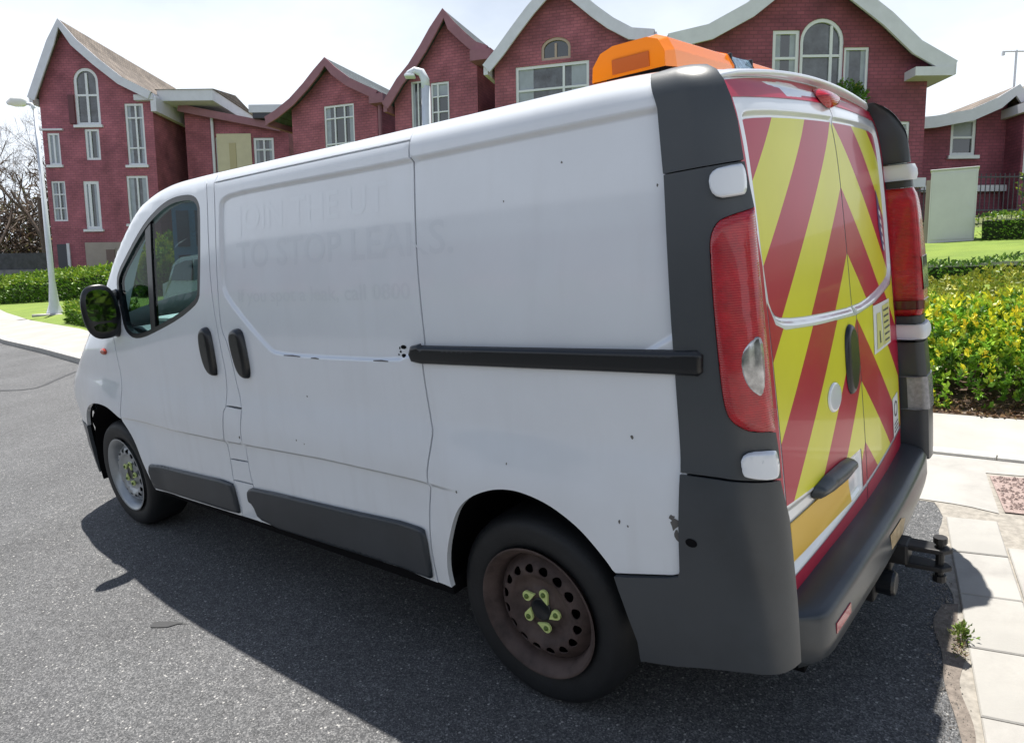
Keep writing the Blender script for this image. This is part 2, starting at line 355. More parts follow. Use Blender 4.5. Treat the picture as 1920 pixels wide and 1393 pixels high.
def asphalt_mat():
    m = bpy.data.materials.new('asphalt'); m.use_nodes = True; t = m.node_tree; b = t.nodes['Principled BSDF']
    tcn = t.nodes.new('ShaderNodeTexCoord')
    def noise(s, d=4, ro=.6):
        n = t.nodes.new('ShaderNodeTexNoise'); n.inputs['Scale'].default_value = s; n.inputs['Detail'].default_value = d; n.inputs['Roughness'].default_value = ro
        t.links.new(tcn.outputs['Object'], n.inputs['Vector']); return n.outputs[0]
    def vor(s):
        n = t.nodes.new('ShaderNodeTexVoronoi'); n.inputs['Scale'].default_value = s; t.links.new(tcn.outputs['Object'], n.inputs['Vector']); return n
    v1 = vor(210); v2 = vor(100)
    r1 = t.nodes.new('ShaderNodeValToRGB'); cr = r1.color_ramp
    cr.elements[0].position = .0; cr.elements[0].color = (.034, .036, .039, 1); cr.elements[1].position = 1.; cr.elements[1].color = (.20, .20, .202, 1)
    e = cr.elements.new(.45); e.color = (.074, .076, .080, 1); e = cr.elements.new(.8); e.color = (.114, .115, .119, 1)
    sp = t.nodes.new('ShaderNodeSeparateColor'); t.links.new(v1.outputs['Color'], sp.inputs[0]); t.links.new(sp.outputs[0], r1.inputs[0])
    r2 = t.nodes.new('ShaderNodeMapRange'); r2.inputs[1].default_value = .3; r2.inputs[2].default_value = .72; r2.inputs[3].default_value = .74; r2.inputs[4].default_value = 1.24
    t.links.new(noise(.75, 8, .68), r2.inputs[0])
    r3 = t.nodes.new('ShaderNodeMapRange'); r3.inputs[1].default_value = .3; r3.inputs[2].default_value = .7; r3.inputs[3].default_value = .82; r3.inputs[4].default_value = 1.2
    t.links.new(noise(22, 4), r3.inputs[0])
    a = t.nodes.new('ShaderNodeMath'); a.operation = 'MULTIPLY'; t.links.new(r2.outputs[0], a.inputs[0]); t.links.new(r3.outputs[0], a.inputs[1])
    mu = t.nodes.new('ShaderNodeMix'); mu.data_type = 'RGBA'; mu.blend_type = 'MULTIPLY'; mu.inputs[0].default_value = 1
    t.links.new(r1.outputs[0], mu.inputs[6]); t.links.new(a.outputs[0], mu.inputs[7])
    # sparse pale stones
    s2 = t.nodes.new('ShaderNodeSeparateColor'); t.links.new(v2.outputs['Color'], s2.inputs[0])
    g = t.nodes.new('ShaderNodeMath'); g.operation = 'GREATER_THAN'; g.inputs[1].default_value = .968; t.links.new(s2.outputs[1], g.inputs[0])
    l = t.nodes.new('ShaderNodeMath'); l.operation = 'LESS_THAN'; l.inputs[1].default_value = .42; t.links.new(v2.outputs['Distance'], l.inputs[0])
    gl = t.nodes.new('ShaderNodeMath'); gl.operation = 'MULTIPLY'; t.links.new(g.outputs[0], gl.inputs[0]); t.links.new(l.outputs[0], gl.inputs[1])
    x = t.nodes.new('ShaderNodeMix'); x.data_type = 'RGBA'; t.links.new(gl.outputs[0], x.inputs[0]); t.links.new(mu.outputs[2], x.inputs[6]); x.inputs[7].default_value = (.34, .335, .325, 1)
    t.links.new(x.outputs[2], b.inputs['Base Color']); b.inputs['Roughness'].default_value = .8
    bn = t.nodes.new('ShaderNodeBump'); bn.inputs['Strength'].default_value = .55; bn.inputs['Distance'].default_value = .004
    t.links.new(v1.outputs['Distance'], bn.inputs['Height']); t.links.new(bn.outputs[0], b.inputs['Normal'])
    return m
ASPH = asphalt_mat()
SLAB = mat('concrete_slab', (.335, .325, .305), .8, var=.17, vscale=3.5, bump=.12, bscale=90, var2=(.30, .292, .275), v2scale=2.2)
SLAB2 = mat('concrete_slab_worn', (.315, .305, .288), .82, var=.16, vscale=5, bump=.12, bscale=80, var2=(.355, .345, .325), v2scale=3)
JOINT = mat('sandy_joint', (.27, .25, .22), .9, var=.3, vscale=30)
PATH = mat('path_concrete', (.35, .34, .32), .8, var=.12, vscale=2.5, bump=.1, bscale=120, var2=(.32, .305, .28), v2scale=1.3)
EDGE = mat('pale_edging', (.55, .54, .51), .75, var=.08, vscale=8)
KERB = mat('kerb_concrete', (.40, .39, .37), .8, var=.15, vscale=6, bump=.1, bscale=90)
SOIL = mat('brown_mulch_soil', (.10, .065, .045), .95, var=.45, vscale=25, bump=.6, bscale=60)
GRASS = mat('mown_grass', (.135, .205, .022), .85, var=.22, vscale=1.6, bump=.8, bscale=160, var2=(.175, .245, .028), v2scale=.55)
FIELD = mat('rough_ground', (.10, .12, .04), .95, var=.3, vscale=.8, bump=.6, bscale=20)
GRAV = mat('pink_gravel', (.30, .23, .21), .9, var=.3, vscale=60, bump=.6, bscale=160)
TAR = mat('tar_seam', (.035, .036, .038), .6)

EX = lambda y: 4.155-.19*y+.012*math.sin(7*y)+.010*math.sin(17*y+1)     # road edge behind the van
flat('ground', [(-400, -250), (300, -250), (300, 500), (-400, 500)], -.035, FIELD, 'rough green ground running up the hillside behind the houses')
redge = [(EX(y), y) for y in np.arange(1.30, -14, -.08)]
KL = [(-70, 12.5), (-45, 7.7), (-30, 5.0), (-22, 3.7), (-15.3, 2.62), (-11.5, 2.22), (-8, 1.78), (-5, 1.48), (-2, 1.34), (1, 1.30), (3.2, 1.30)]
flat('road', KL+redge+[(5, -60), (-120, -60), (-120, 30)], 0., ASPH, 'grey tarmac road surface the van is parked on', 'road')
def offs(L, d):
    o = []
    for i, p in enumerate(L):
        a = L[max(0, i-1)]; b = L[min(len(L)-1, i+1)]; t = np.array(b)-np.array(a); t = t/np.linalg.norm(t); o.append((p[0]-t[1]*d, p[1]+t[0]*d))
    return o
# kerb stones along the left of the pavement
kerb = empty('kerb', 'pale concrete kerb edging the pavement beyond the van bonnet', 'kerb', STREET); kerb['kind'] = 'structure'
kp = resample(KL, .9, False); ki = np.array(offs([tuple(p) for p in kp], .14)); kn = 0
for i in range(len(kp)-1):
    if kp[i][0] < -34: continue
    a, b, c, d = kp[i], kp[i+1], ki[i+1], ki[i]; e = (b-a)*.006/np.linalg.norm(b-a)
    mb = MB(); Z = (-.05, .105)
    q = [a+e, b-e, c-e, d+e]; V = [(p[0], p[1], Z[0]) for p in q]+[(p[0], p[1], Z[1]) for p in q]
    mb.add(V, [(0,3,2,1),(4,5,6,7),(0,1,5,4),(1,2,6,5),(2,3,7,6),(3,0,4,7)])
    mb.build('kerb_stone', KERB, kerb, bevel=.012)
LK = offs(KL, .14); LP = [(-70, 15.5), (-45, 10.0), (-30, 6.75), (-22, 5.2), (-15.1, 4.2), (-11.5, 3.5), (-8, 3.0), (-5, 2.84), (3.2, 2.84)]
flat('pavement', LK+LP[::-1], .095, PATH, 'sunlit pale pavement along the far kerb', 'pavement', h=2.)
flat('lawn', [(-70, 15.5), (-45, 10.0), (-30, 6.75), (-22, 5.2), (-15.1, 4.2), (-11.5, 3.5), (-8, 3.0), (-8, 40), (-70, 45)], .06, GRASS, 'bright green lawn beside the street lamp', 'lawn')
# paved corner behind the van
flat('paved_corner_base', redge[::-1]+[(3.2, 1.30), (3.2, 2.02), (30, 2.02), (30, -14)], .002, JOINT, 'sandy bed showing in the joints of the paving', 'paving')
flat('path', [(3.2, 2.10), (30, 2.10), (30, 2.86), (3.2, 2.86)], .008, PATH, 'smooth pale path running past the shrub bed', 'path')
edg = empty('edging', 'thin pale edging strip between path and slabs', 'edging', STREET); edg['kind'] = 'structure'
x = 3.2
while x < 12:
    w = .9; MB().box((x+.003, 2.02, -.03), (x+w-.003, 2.10, .024)).build('edging_stone', EDGE, edg, bevel=.006); x += w
flat('lawn_right', [(-7, 6.6), (40, 6.6), (40, 24), (-7, 24)], .015, GRASS, 'bright mown lawn above the shrub bed', 'lawn')
flat('shrub_bed', [(-7, 2.86), (40, 2.86), (40, 6.6), (-7, 6.6)], .012, SOIL, 'brown mulch bed under the shrubs', 'flower bed')
# slabs (turned a little against the van)
pav = empty('paving', 'pale concrete paving slabs behind the van', 'paving', STREET); pav['kind'] = 'structure'
ang = math.atan2(.19, 1.0); ca, sa = math.cos(ang), math.sin(ang)
# local (a across from road edge, b along toward the houses): x = 4.155 + a*ca - b*sa ; y = a*sa + b*ca
def loc(a, b): return (4.155+a*ca-b*sa, a*sa+b*ca)
slabmeshes = {}
def slab(a0, a1, b0, b1, var):
    key = (round(a1-a0, 3), round(b1-b0, 3), var)
    if key not in slabmeshes:
        bm = bmesh.new(); bmesh.ops.create_cube(bm, size=1)
        bmesh.ops.scale(bm, verts=bm.verts, vec=(a1-a0-.007, b1-b0-.007, .04))
        bmesh.ops.bevel(bm, geom=[e for e in bm.edges if all(v.co.z > 0 for v in e.verts)], offset=.004, segments=1, affect='EDGES')
        me = bpy.data.meshes.new('slab'); bm.to_mesh(me); bm.free(); me.materials.append(SLAB if var else SLAB2); slabmeshes[key] = me
    x, y = loc((a0+a1)/2, (b0+b1)/2)
    o = bpy.data.objects.new('slab', slabmeshes[key]); COL.objects.link(o); o.parent = pav
    o.matrix_local = Matrix.Translation((x, y, -.008+random.uniform(-.0015, .0015))) @ Matrix.Rotation(ang+random.uniform(-.004, .004), 4, 'Z') @ Matrix.Rotation(random.uniform(-.004, .004), 4, 'X')
cols = [(.03, .235), (.235, .70), (.70, 1.16), (1.16, 1.62), (1.62, 2.08)]
pit = (4.02, 5.2, 1.26, 1.86)
for ci, (a0, a1) in enumerate(cols):
    b = -3.9+(.17*ci) % .36; L = .36 if ci == 0 else .46
    while b < 2.4:
        x, y = loc((a0+a1)/2, b+L/2); xs = [loc(a, bb) for a in (a0, a1) for bb in (b, b+L)]
        inpit = any(pit[0] < q[0] < pit[1] and pit[2] < q[1] < pit[3] for q in xs+[(x, y)])
        if max(q[1] for q in xs) < 2.02 and not inpit: slab(a0, a1, b, b+L, random.random() < .6)
        b += L
flat('tree_pit', [(4.09, 1.76), (5.2, 1.92), (5.2, 1.42), (4.19, 1.29)], .009, GRAV, 'reddish gravel pit set into the paving', 'gravel', kind='structure')
flat('slab_margin', [(3.35, 1.31), (3.98, 1.31), (4.06, 1.30), (4.17, 1.27), (4.07, 1.80), (5.25, 1.95), (5.25, 2.015), (3.35, 2.015)], .0055, SLAB2, 'worn concrete margin around the gravel pit', 'paving')
# gravel stones in the pit
mb = MB()
for i in range(900):
    x = random.uniform(4.10, 4.75); y = random.uniform(1.33, 1.80)
    if polydist([(4.10, 1.75), (5.2, 1.9), (5.2, 1.43), (4.20, 1.30)], x, y) > 0: continue
    s = random.uniform(.006, .014); t = random.uniform(0, 6)
    V = [(x+s*math.cos(t+k*2.1)*random.uniform(.7, 1.2), y+s*math.sin(t+k*2.1)*random.uniform(.7, 1.2), .0085) for k in range(3)]+[(x, y, .0095+s*.8)]
    mb.add(V, [(0,1,3),(1,2,3),(2,0,3)])
tag(mb.build('gravel', GRAV, None, STREET), 'loose pinkish stones filling the pit in the paving', 'gravel', kind='stuff')
# grit strip on the road edge
pts = [(EX(y)+.012, y) for y in np.arange(.35, -1.2, -.04)]; pts2 = [(EX(y)-.035-.025*math.sin(5*y+1)-.012*math.sin(13*y), y) for y in np.arange(-1.2, .35, .04)]
flat('grit_strip', pts+pts2, .004, mat('brown_grit', (.17, .145, .125), .95, var=.35, vscale=40, bump=.5, bscale=120), 'strip of brown grit where the tarmac meets the slabs', 'grit')
mb = MB()
for i in range(1100):
    y = random.uniform(-1.6, .6); x = EX(y)+random.gauss(-.035, .03); s_ = random.uniform(.0015, .0038)*(2 if random.random() < .04 else 1); t = random.uniform(0, 6)
    V = [(x+s_*math.cos(t+k*2.1)*random.uniform(.7, 1.2), y+s_*math.sin(t+k*2.1)*random.uniform(.7, 1.2), .003) for k in range(3)]+[(x, y, .005+s_*.8)]
    mb.add(V, [(0,1,3),(1,2,3),(2,0,3)])
tag(mb.build('loose_grit', mat('grit_stones', (.29, .265, .235), .9, var=.4, vscale=80), None, STREET), 'loose grit scattered where tarmac meets the slabs', 'grit', kind='stuff')
# tar seam and dark stain on the road
seam = [(-7.75, 1.50), (-7.5, 1.25), (-7.2, .98), (-6.95, .78), (-6.85, .66), (-6.95, .55), (-7.3, .42), (-7.7, .33)]
sa_ = resample(seam, .1, False); so_ = np.array(offs([tuple(p) for p in sa_], .07))
flat('tar_seam', [tuple(p) for p in sa_]+[tuple(p) for p in so_[::-1]], .004, TAR, 'dark curved tar seam on the road by the kerb end', 'tar seam')
flat('tar_stain', [(1.30, -1.37), (1.36, -1.33), (1.44, -1.30), (1.47, -1.28), (1.42, -1.32), (1.40, -1.36), (1.36, -1.385), (1.33, -1.40)], .004, TAR, 'small dark tar stain on the sunlit road', 'stain')

# ------------------------------------------------------------------ houses on the hillside (vertical in the world, facing the street)
def brick_mat(name, c1, c2, mortar, sx=.30, sz=.13):
    m = bpy.data.materials.new(name); m.use_nodes = True; t = m.node_tree; b = t.nodes['Principled BSDF']
    tcn = t.nodes.new('ShaderNodeTexCoord'); sp = t.nodes.new('ShaderNodeSeparateXYZ'); t.links.new(tcn.outputs['Object'], sp.inputs[0])
    ad = t.nodes.new('ShaderNodeMath'); ad.operation = 'ADD'; t.links.new(sp.outputs[0], ad.inputs[0]); t.links.new(sp.outputs[1], ad.inputs[1])
    cb = t.nodes.new('ShaderNodeCombineXYZ'); t.links.new(ad.outputs[0], cb.inputs[0]); t.links.new(sp.outputs[2], cb.inputs[1])
    br = t.nodes.new('ShaderNodeTexBrick'); br.inputs['Scale'].default_value = 1; br.inputs['Brick Width'].default_value = sx; br.inputs['Row Height'].default_value = sz
    br.inputs['Mortar Size'].default_value = .016; br.inputs['Color1'].default_value = (*c1, 1); br.inputs['Color2'].default_value = (*c2, 1); br.inputs['Mortar'].default_value = (*mortar, 1)
    t.links.new(cb.outputs[0], br.inputs['Vector'])
    n = t.nodes.new('ShaderNodeTexNoise'); n.inputs['Scale'].default_value = .9; n.inputs['Detail'].default_value = 6; t.links.new(tcn.outputs['Object'], n.inputs['Vector'])
    r = t.nodes.new('ShaderNodeMapRange'); r.inputs[1].default_value = .3; r.inputs[2].default_value = .7; r.inputs[3].default_value = .66; r.inputs[4].default_value = 1.28; t.links.new(n.outputs[0], r.inputs[0])
    mu = t.nodes.new('ShaderNodeMix'); mu.data_type = 'RGBA'; mu.blend_type = 'MULTIPLY'; mu.inputs[0].default_value = 1
    t.links.new(br.outputs[0], mu.inputs[6]); t.links.new(r.outputs[0], mu.inputs[7]); t.links.new(mu.outputs[2], b.inputs['Base Color'])
    b.inputs['Roughness'].default_value = .85
    bn = t.nodes.new('ShaderNodeBump'); bn.inputs['Strength'].default_value = .6; bn.inputs['Distance'].default_value = .02; bn.invert = True
    t.links.new(br.outputs['Fac'], bn.inputs['Height']); t.links.new(bn.outputs[0], b.inputs['Normal'])
    return m
BRICK = brick_mat('mauve_red_brick', (.30, .095, .125), (.37, .120, .150), (.23, .085, .110))
BRICKD = brick_mat('plum_brick', (.225, .062, .092), (.27, .076, .108), (.17, .055, .080))
def tile_mat(name, c1, c2, c3):
    m = brick_mat(name, c1, c2, c3, .28, .22); return m
TILE = tile_mat('brown_roof_tiles', (.15, .12, .10), (.22, .18, .15), (.07, .06, .05))
SLATE = tile_mat('blue_grey_slate', (.045, .062, .075), (.062, .082, .095), (.03, .04, .048))
TRIM = mat('white_trim', (.60, .605, .66), .55, var=.07, vscale=2)
TRIMR = mat('mauve_trim', (.26, .12, .145), .7, var=.12, vscale=2)
UPVC = mat('white_window_frame', (.66, .68, .71), .4)
PANE = mat('house_window_glass', (.018, .024, .030), .04, coat=.3, spec=.9)
PANE2 = mat('curtained_window_glass', (.055, .062, .075), .06, spec=.8, var=.8, vscale=1.8)
CURT = mat('pale_blind', (.34, .37, .42), .8, var=.1, vscale=4)
BEIGE = mat('beige_render', (.34, .29, .26), .85, var=.1, vscale=1.5)
CREAM = mat('cream_render', (.56, .51, .36), .8, var=.06, vscale=2)
DOORD = mat('dark_door', (.05, .05, .065), .6)

def gz(X, D):
    P = CAM_W+HR*X+HZ*D; n = MROT[:, 2]; return -(n[0]*P[0]+n[1]*P[1])/n[2]
def frame_at(X, D, dz=0., rot=0.):
    P = CAM_W+HR*X+HZ*D; return Matrix.Translation((P[0], P[1], gz(X, D)+dz)) @ Matrix.Rotation(-YAW+rot, 4, 'Z')

def window(par, x0, x1, z0, z1, arch=0., cols=(), rows=(), fw=.09, y=0., glass=None, sill=True, frame=None, shut=None):
    """a window set into the wall: frame, mullions, pane, sill"""
    if arch: 
        n = 14; cx = (x0+x1)/2; O = [(x0, z0), (x1, z0)]+[(cx+(x1-cx)*math.cos(math.pi*i/n), z1-arch+arch*math.sin(math.pi*i/n)) for i in range(n+1)]
        I = [(x0+fw, z0+fw), (x1-fw, z0+fw)]+[(cx+(x1-fw-cx)*math.cos(math.pi*i/n), z1-arch+(arch-fw)*math.sin(math.pi*i/n)) for i in range(n+1)]
    else:
        O = [(x0, z0), (x1, z0), (x1, z1), (x0, z1)]; I = [(x0+fw, z0+fw), (x1-fw, z0+fw), (x1-fw, z1-fw), (x0+fw, z1-fw)]
    S = lambda a, b, o: np.stack([a, np.full(np.shape(a), y+.05)-o, b], -1)
    w = panel('window', O, S, frame or UPVC, par, holes=[I], h=1.2, off=.0, thick=.12)
    S2 = lambda a, b, o: np.stack([a, np.full(np.shape(a), y+.12), b], -1)
    panel('pane', I, S2, glass or PANE, w, h=1.2, thick=0)
    for c in cols:
        zt = z1-fw-(0 if not arch else .12); MB().box((c-fw*.42, y+.055, z0+fw), (c+fw*.42, y+.118, zt)).build('mullion', frame or UPVC, w)
    for r in rows: MB().box((x0+fw, y+.060, r-fw*.36), (x1-fw, y+.116, r+fw*.36)).build('transom', frame or UPVC, w)
    if x1-x0 > .6 and glass is not CURT and not arch:            # drawn curtains or a blind behind some panes
        h_ = random.random(); cw = (x1-x0)*random.uniform(.12, .22)
        if h_ < .6:
            for ca_, cb_ in ((x0+fw, x0+fw+cw), (x1-fw-cw, x1-fw)): MB().box((ca_+.002, y+.1185, z0+fw+.002), (cb_-.002, y+.1195, z1-fw-.002)).build('curtain', CURT, w)
        elif h_ < .85: MB().box((x0+fw+.002, y+.1185, z1-fw-(z1-z0)*random.uniform(.2, .4)), (x1-fw-.002, y+.1195, z1-fw-.002)).build('blind', CURT, w)
    if sill: MB().box((x0-.12, y-.14, z0-.14), (x1+.12, y+.09, z0)).build('sill', frame or UPVC, w)
    return O

def house(name, label, X, D, gable, x0, x1, depth, zoff, wall, roofm, bargem, wins=(), barge=.42, over=.5, rise=.16, rot=0., fascia=True, base=-1.2, extra=None, front_over=None):
    """gable: list of (x,z) along the underside of the roof from the left eave to the right eave, in metres right of the camera axis and world height"""
    g0 = gz(X, D); root = empty(name, label, 'house', frame_at(X, D, 0, rot))
    G = [(a-X, b-g0) for a, b in gable]; gx = [p[0] for p in G]; gzv = [p[1] for p in G]
    a0, a1 = x0-X, x1-X; f = lambda t: float(np.interp(t, gx, gzv))
    top = [(a0, f(a0)-.05)]+[(p[0], p[1]-.05) for p in G if a0 < p[0] < a1]+[(a1, f(a1)-.05)]
    out = [(a0, base), (a1, base)]+top[::-1]
    holes = []; W = []
    for w in wins:
        w = dict(w); b = w.pop('box'); q = (b[0]-X, b[2]-X, b[3]-g0, b[1]-g0); w['cols'] = [c-X for c in w.get('cols', ())]; w['rows'] = [r-g0 for r in w.get('rows', ())]
        W.append((q, w)); fake = w.get('arch', 0)
        if fake:
            n = 14; cx = (q[0]+q[1])/2; holes.append([(q[0], q[2]), (q[1], q[2])]+[(cx+(q[1]-cx)*math.cos(math.pi*i/n), q[3]-fake+fake*math.sin(math.pi*i/n)) for i in range(n+1)])
        else: holes.append([(q[0], q[2]), (q[1], q[2]), (q[1], q[3]), (q[0], q[3])])
    S = lambda a, b, o: np.stack([a, np.zeros(np.shape(a))-o, b], -1)
    wl = panel('front_wall', out, S, wall, root, holes=holes, h=1.5, thick=.22)
    for q, w in W: window(root, q[0], q[1], q[2], q[3], **w)
    zs0, zs1 = f(a0)-.05, f(a1)-.05
    for nm, xx, zt in (('side_wall', a0, zs0), ('side_wall', a1, zs1)):
        MB().box((xx-(.0 if xx == a0 else .2), .23, base), (xx+(.2 if xx == a0 else 0), depth, zt)).build(nm, wall, root)
    # back wall gable
    panel('back_wall', out, lambda a, b, o: np.stack([a, np.full(np.shape(a), depth-.01)-o, b], -1), wall, root, h=3, thick=.2)
    # roof: a slab along the gable curve
    n = len(G); V = []; F = []; fo = front_over if front_over is not None else over
    up = []
    for i, p in enumerate(G):
        a = G[max(0, i-1)]; b = G[min(n-1, i+1)]; t = Vector((b[0]-a[0], b[1]-a[1])).normalized(); up.append((p[0]-t[1]*rise, p[1]+t[0]*rise))
    for yy in (-fo, depth+.3):
        V += [(p[0], yy, p[1]) for p in G]+[(p[0], yy, p[1]) for p in up]
    for i in range(n-1):
        F += [(i, i+1, 2*n+i+1, 2*n+i), (n+i, 3*n+i, 3*n+i+1, n+i+1), (i, n+i, n+i+1, i+1), (2*n+i, 2*n+i+1, 3*n+i+1, 3*n+i)]
    F += [(0, 2*n, 3*n, n), (n-1, 2*n-1, 4*n-1, 3*n-1)]
    rf = mkobj('roof', mkmesh('roof', V, F, smooth=False), roofm, root)
    # barge boards along the front edge, one each side of the peak
    pk = int(np.argmax(gzv))
    for rng_ in (range(0, pk+1), range(pk, n)):
        V = []; F = []; k = len(rng_)
        for yy in (-fo-.07, -fo+.02):
            for i in rng_: V.append((up[i][0], yy, up[i][1]+.02))
            for i in rng_:
                a = G[max(0, i-1)]; b = G[min(n-1, i+1)]; t = Vector((b[0]-a[0], b[1]-a[1])).normalized(); V.append((G[i][0]+t[1]*barge, yy, G[i][1]-t[0]*barge))
        for i in range(k-1):
            F += [(i, k+i, k+i+1, i+1), (2*k+i, 2*k+i+1, 3*k+i+1, 3*k+i), (i, i+1, 2*k+i+1, 2*k+i), (k+i, 3*k+i, 3*k+i+1, k+i+1)]
        F += [(0, 2*k, 3*k, k), (k-1, 2*k-1, 4*k-1, 3*k-1)]
        mkobj('barge_board', mkmesh('barge_board', V, F, smooth=False), bargem, rf)
    # soffit fascia along both eaves
    if fascia:
        for xx, zz in ((G[0][0], G[0][1]), (G[-1][0], G[-1][1])):
            MB().box((xx-.10, -fo+.03, zz-.26), (xx+.10, depth+.25, zz+.10)).build('fascia', bargem, rf)
    if extra: extra(root, X, g0, f)
    return root

# left house
def x1(root, X, g0, f):
    # ground-floor render panel, doorway, return eave and gutter
    MB().box((-25.3-X, -.04, -1.2), (-22.9-X, .0-.001, 4.18-g0)).build('render_panel', BEIGE, root)
    MB().box((-22.9-X, -.03, -1.2), (-20.75-X, -.001, 3.55-g0)).build('render_panel', BEIGE, root)
    d = MB().box((-24.05-X, -.09, -1.0), (-23.55-X, -.041, 3.75-g0)).build('door', mat('brown_door', (.16, .11, .10), .7), root); MB().box((-24.13-X, -.10, 3.75-g0), (-23.47-X, -.041, 3.85-g0)).build('door_head', BEIGE, d)
    d = MB().box((-26.95-X, -.07, -1.0), (-26.40-X, -.001, 4.1-g0)).build('door', DOORD, root); MB().box((-26.38-X, -.09, -1.), (-26.22-X, -.001, 4.15-g0)).build('door_post', TRIM, d)
    MB().box((-22.9-X, -.10, 3.62-g0), (-21.6-X, -.031, 4.05-g0)).build('sign_board', TRIM, root)
    MB().box((-21.6-X, -.35, 12.2-g0), (-20.35-X, .2, 12.5-g0)).build('eave_return', TRIM, root)
    MB().box((-20.62-X, -.4, 11.55-g0), (-20.3-X, 7.0, 12.35-g0)).build('deep_fascia', TRIM, root)
    MB().box((-27.35-X, -.14, 10.62-g0), (-26.0-X, -.001, 10.72-g0)).build('string_course', TRIM, root)
    MB().box((-25.55-X, -.10, 11.0-g0), (-25.22-X, -.001, 12.6-g0)).build('shutter', mat('plum_shutter', (.12, .04, .05), .7), root)
house('gabled_house', 'tall brick house at left with steep gable and narrow arched window', -24.0, 42,
      [(-27.43, 12.3), (-26.77, 13.77), (-26.03, 15.38), (-25.45, 16.45), (-24.62, 15.36), (-23.48, 14.32), (-22.18, 13.27), (-20.55, 12.45)],
      -27.25, -20.72, 13, 0, BRICK, TILE, TRIM, [
      dict(box=(-25.2, 14.11, -23.77, 10.91), arch=.72, cols=(-24.48,), rows=(12.6,), glass=PANE2, fw=.16),
      dict(box=(-24.8, 10.7, -23.94, 8.94), cols=(-24.5,), fw=.13, sill=False),
      dict(box=(-27.0, 10.5, -26.28, 8.67), cols=(-26.65,), glass=CURT, fw=.12),
      dict(box=(-27.02, 7.76, -26.19, 5.44), cols=(-26.6,), rows=(6.2, 7.0), fw=.09, sill=False),
      dict(box=(-25.14, 7.74, -24.21, 4.95), cols=(-24.80,), fw=.17),
      dict(box=(-22.36, 12.1, -21.27, 8.61), cols=(-21.75,), rows=(9.6, 11.3), glass=PANE2, fw=.12),
      dict(box=(-22.57, 8.01, -21.31, 5.23), cols=(-21.95,), glass=PANE2, fw=.12)], barge=.28, extra=x1)

# link wing
def x2(root, X, g0, f):
    MB().box((-17.9-X, -.06, 8.2-g0), (-15.8-X, -.002, 10.75-g0)).build('cream_panel', CREAM, root)
    MB().box((-17.15-X, -.10, 8.2-g0), (-16.75-X, -.061, 10.2-g0)).build('cream_door', mat('cream_door', (.44, .38, .22), .6), root)
    MB().tube([(-18.1-X, -.12, -1), (-18.1-X, -.12, 11.8-g0)], .09, 8).build('downpipe', TRIM, root)
    MB().box((-20.6-X, -1.6, 12.32-g0), (-17.35-X, 5, 12.95-g0)).build('deep_eave', TRIM, root)
    MB().add([(-20.7-X, -1.7, 12.951-g0), (-17.25-X, -1.7, 12.951-g0), (-17.25-X, 5.1, 12.951-g0), (-20.7-X, 5.1, 12.951-g0), (-20.7-X, 1.7, 13.75-g0), (-17.25-X, 1.7, 13.45-g0)], [(0, 1, 5, 4), (2, 3, 4, 5), (0, 4, 3), (1, 2, 5), (3, 2, 1, 0)]).build('tiled_cap', TILE, root)
    MB().box((-15.5-X, -1.0, 11.75-g0), (-12.9-X, 4, 12.2-g0)).build('flat_roof', TRIM, root)
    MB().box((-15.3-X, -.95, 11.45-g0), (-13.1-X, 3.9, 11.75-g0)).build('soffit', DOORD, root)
house('link_wing', 'low brick wing with cream doorway between left house and gables', -16.5, 44,
      [(-19.9, 12.25), (-18.5, 11.95), (-17., 11.65), (-15.5, 11.35), (-13.8, 11.0)], -19.8, -13.5, 8, 0, BRICK, TILE, TRIMR, [
      dict(box=(-15.68, 10.5, -14.44, 8.6), cols=(-15.05,), rows=(9.8,), fw=.14), dict(box=(-18.0, 10.55, -17.65, 8.3), fw=.08, sill=False)], barge=.25, extra=x2, fascia=False)

# three gables of the terrace
house('slate_gable_house', 'brick gable house with three-light window and slate roof, lowest peak', -9.2, 38,
      [(-13.2, 10.35), (-12.5, 10.62), (-11.5, 11.15), (-10.58, 11.83), (-9.86, 12.45), (-9.28, 12.94), (-8.74, 12.4), (-7.93, 11.8), (-6.9, 11.28), (-6.3, 11.0)],
      -11.9, -6.6, 9, 0, BRICK, SLATE, TRIMR, [dict(box=(-9.85, 10.86, -7.99, 8.2), cols=(-9.2, -8.6), rows=(10.2, 8.9), fw=.1)], barge=.25, rot=-.36,
      extra=lambda r, X, g0, f: (MB().box((-6.7-X, -.6, 10.55-g0), (-5.9-X, .4, 11.0-g0)).build('gutter_box', TRIMR, r), MB().tube([(-6.35-X, -.15, -1), (-6.35-X, -.15, 10.55-g0)], .10, 8).build('downpipe', TRIMR, r)))
house('swept_gable_house', 'brick gable house with swept left eave beside the curved lamp', -3.3, 34,
      [(-5.9, 9.9), (-5.5, 10.4), (-5.08, 10.92), (-4.44, 11.5), (-3.8, 12.26), (-3.28, 12.96), (-2.7, 13.66), (-2.29, 13.07), (-1.68, 12.47), (-1.19, 12.04), (-0.62, 11.8)],
      -5.65, -1.3, 9, 0, BRICK, SLATE, TRIMR, [
      dict(box=(-3.71, 10.83, -2.75, 8.6), cols=(-3.35,), rows=(10.2, 9.5), fw=.09), dict(box=(-4.75, 11.0, -4.0, 8.4), cols=(-4.4,), glass=PANE2, fw=.07, sill=False)], barge=.25, rot=-.36,
      extra=lambda r, X, g0, f: MB().box((-1.35-X, -.7, 11.35-g0), (-.35-X, .5, 11.8-g0)).build('gutter_box', TRIMR, r))
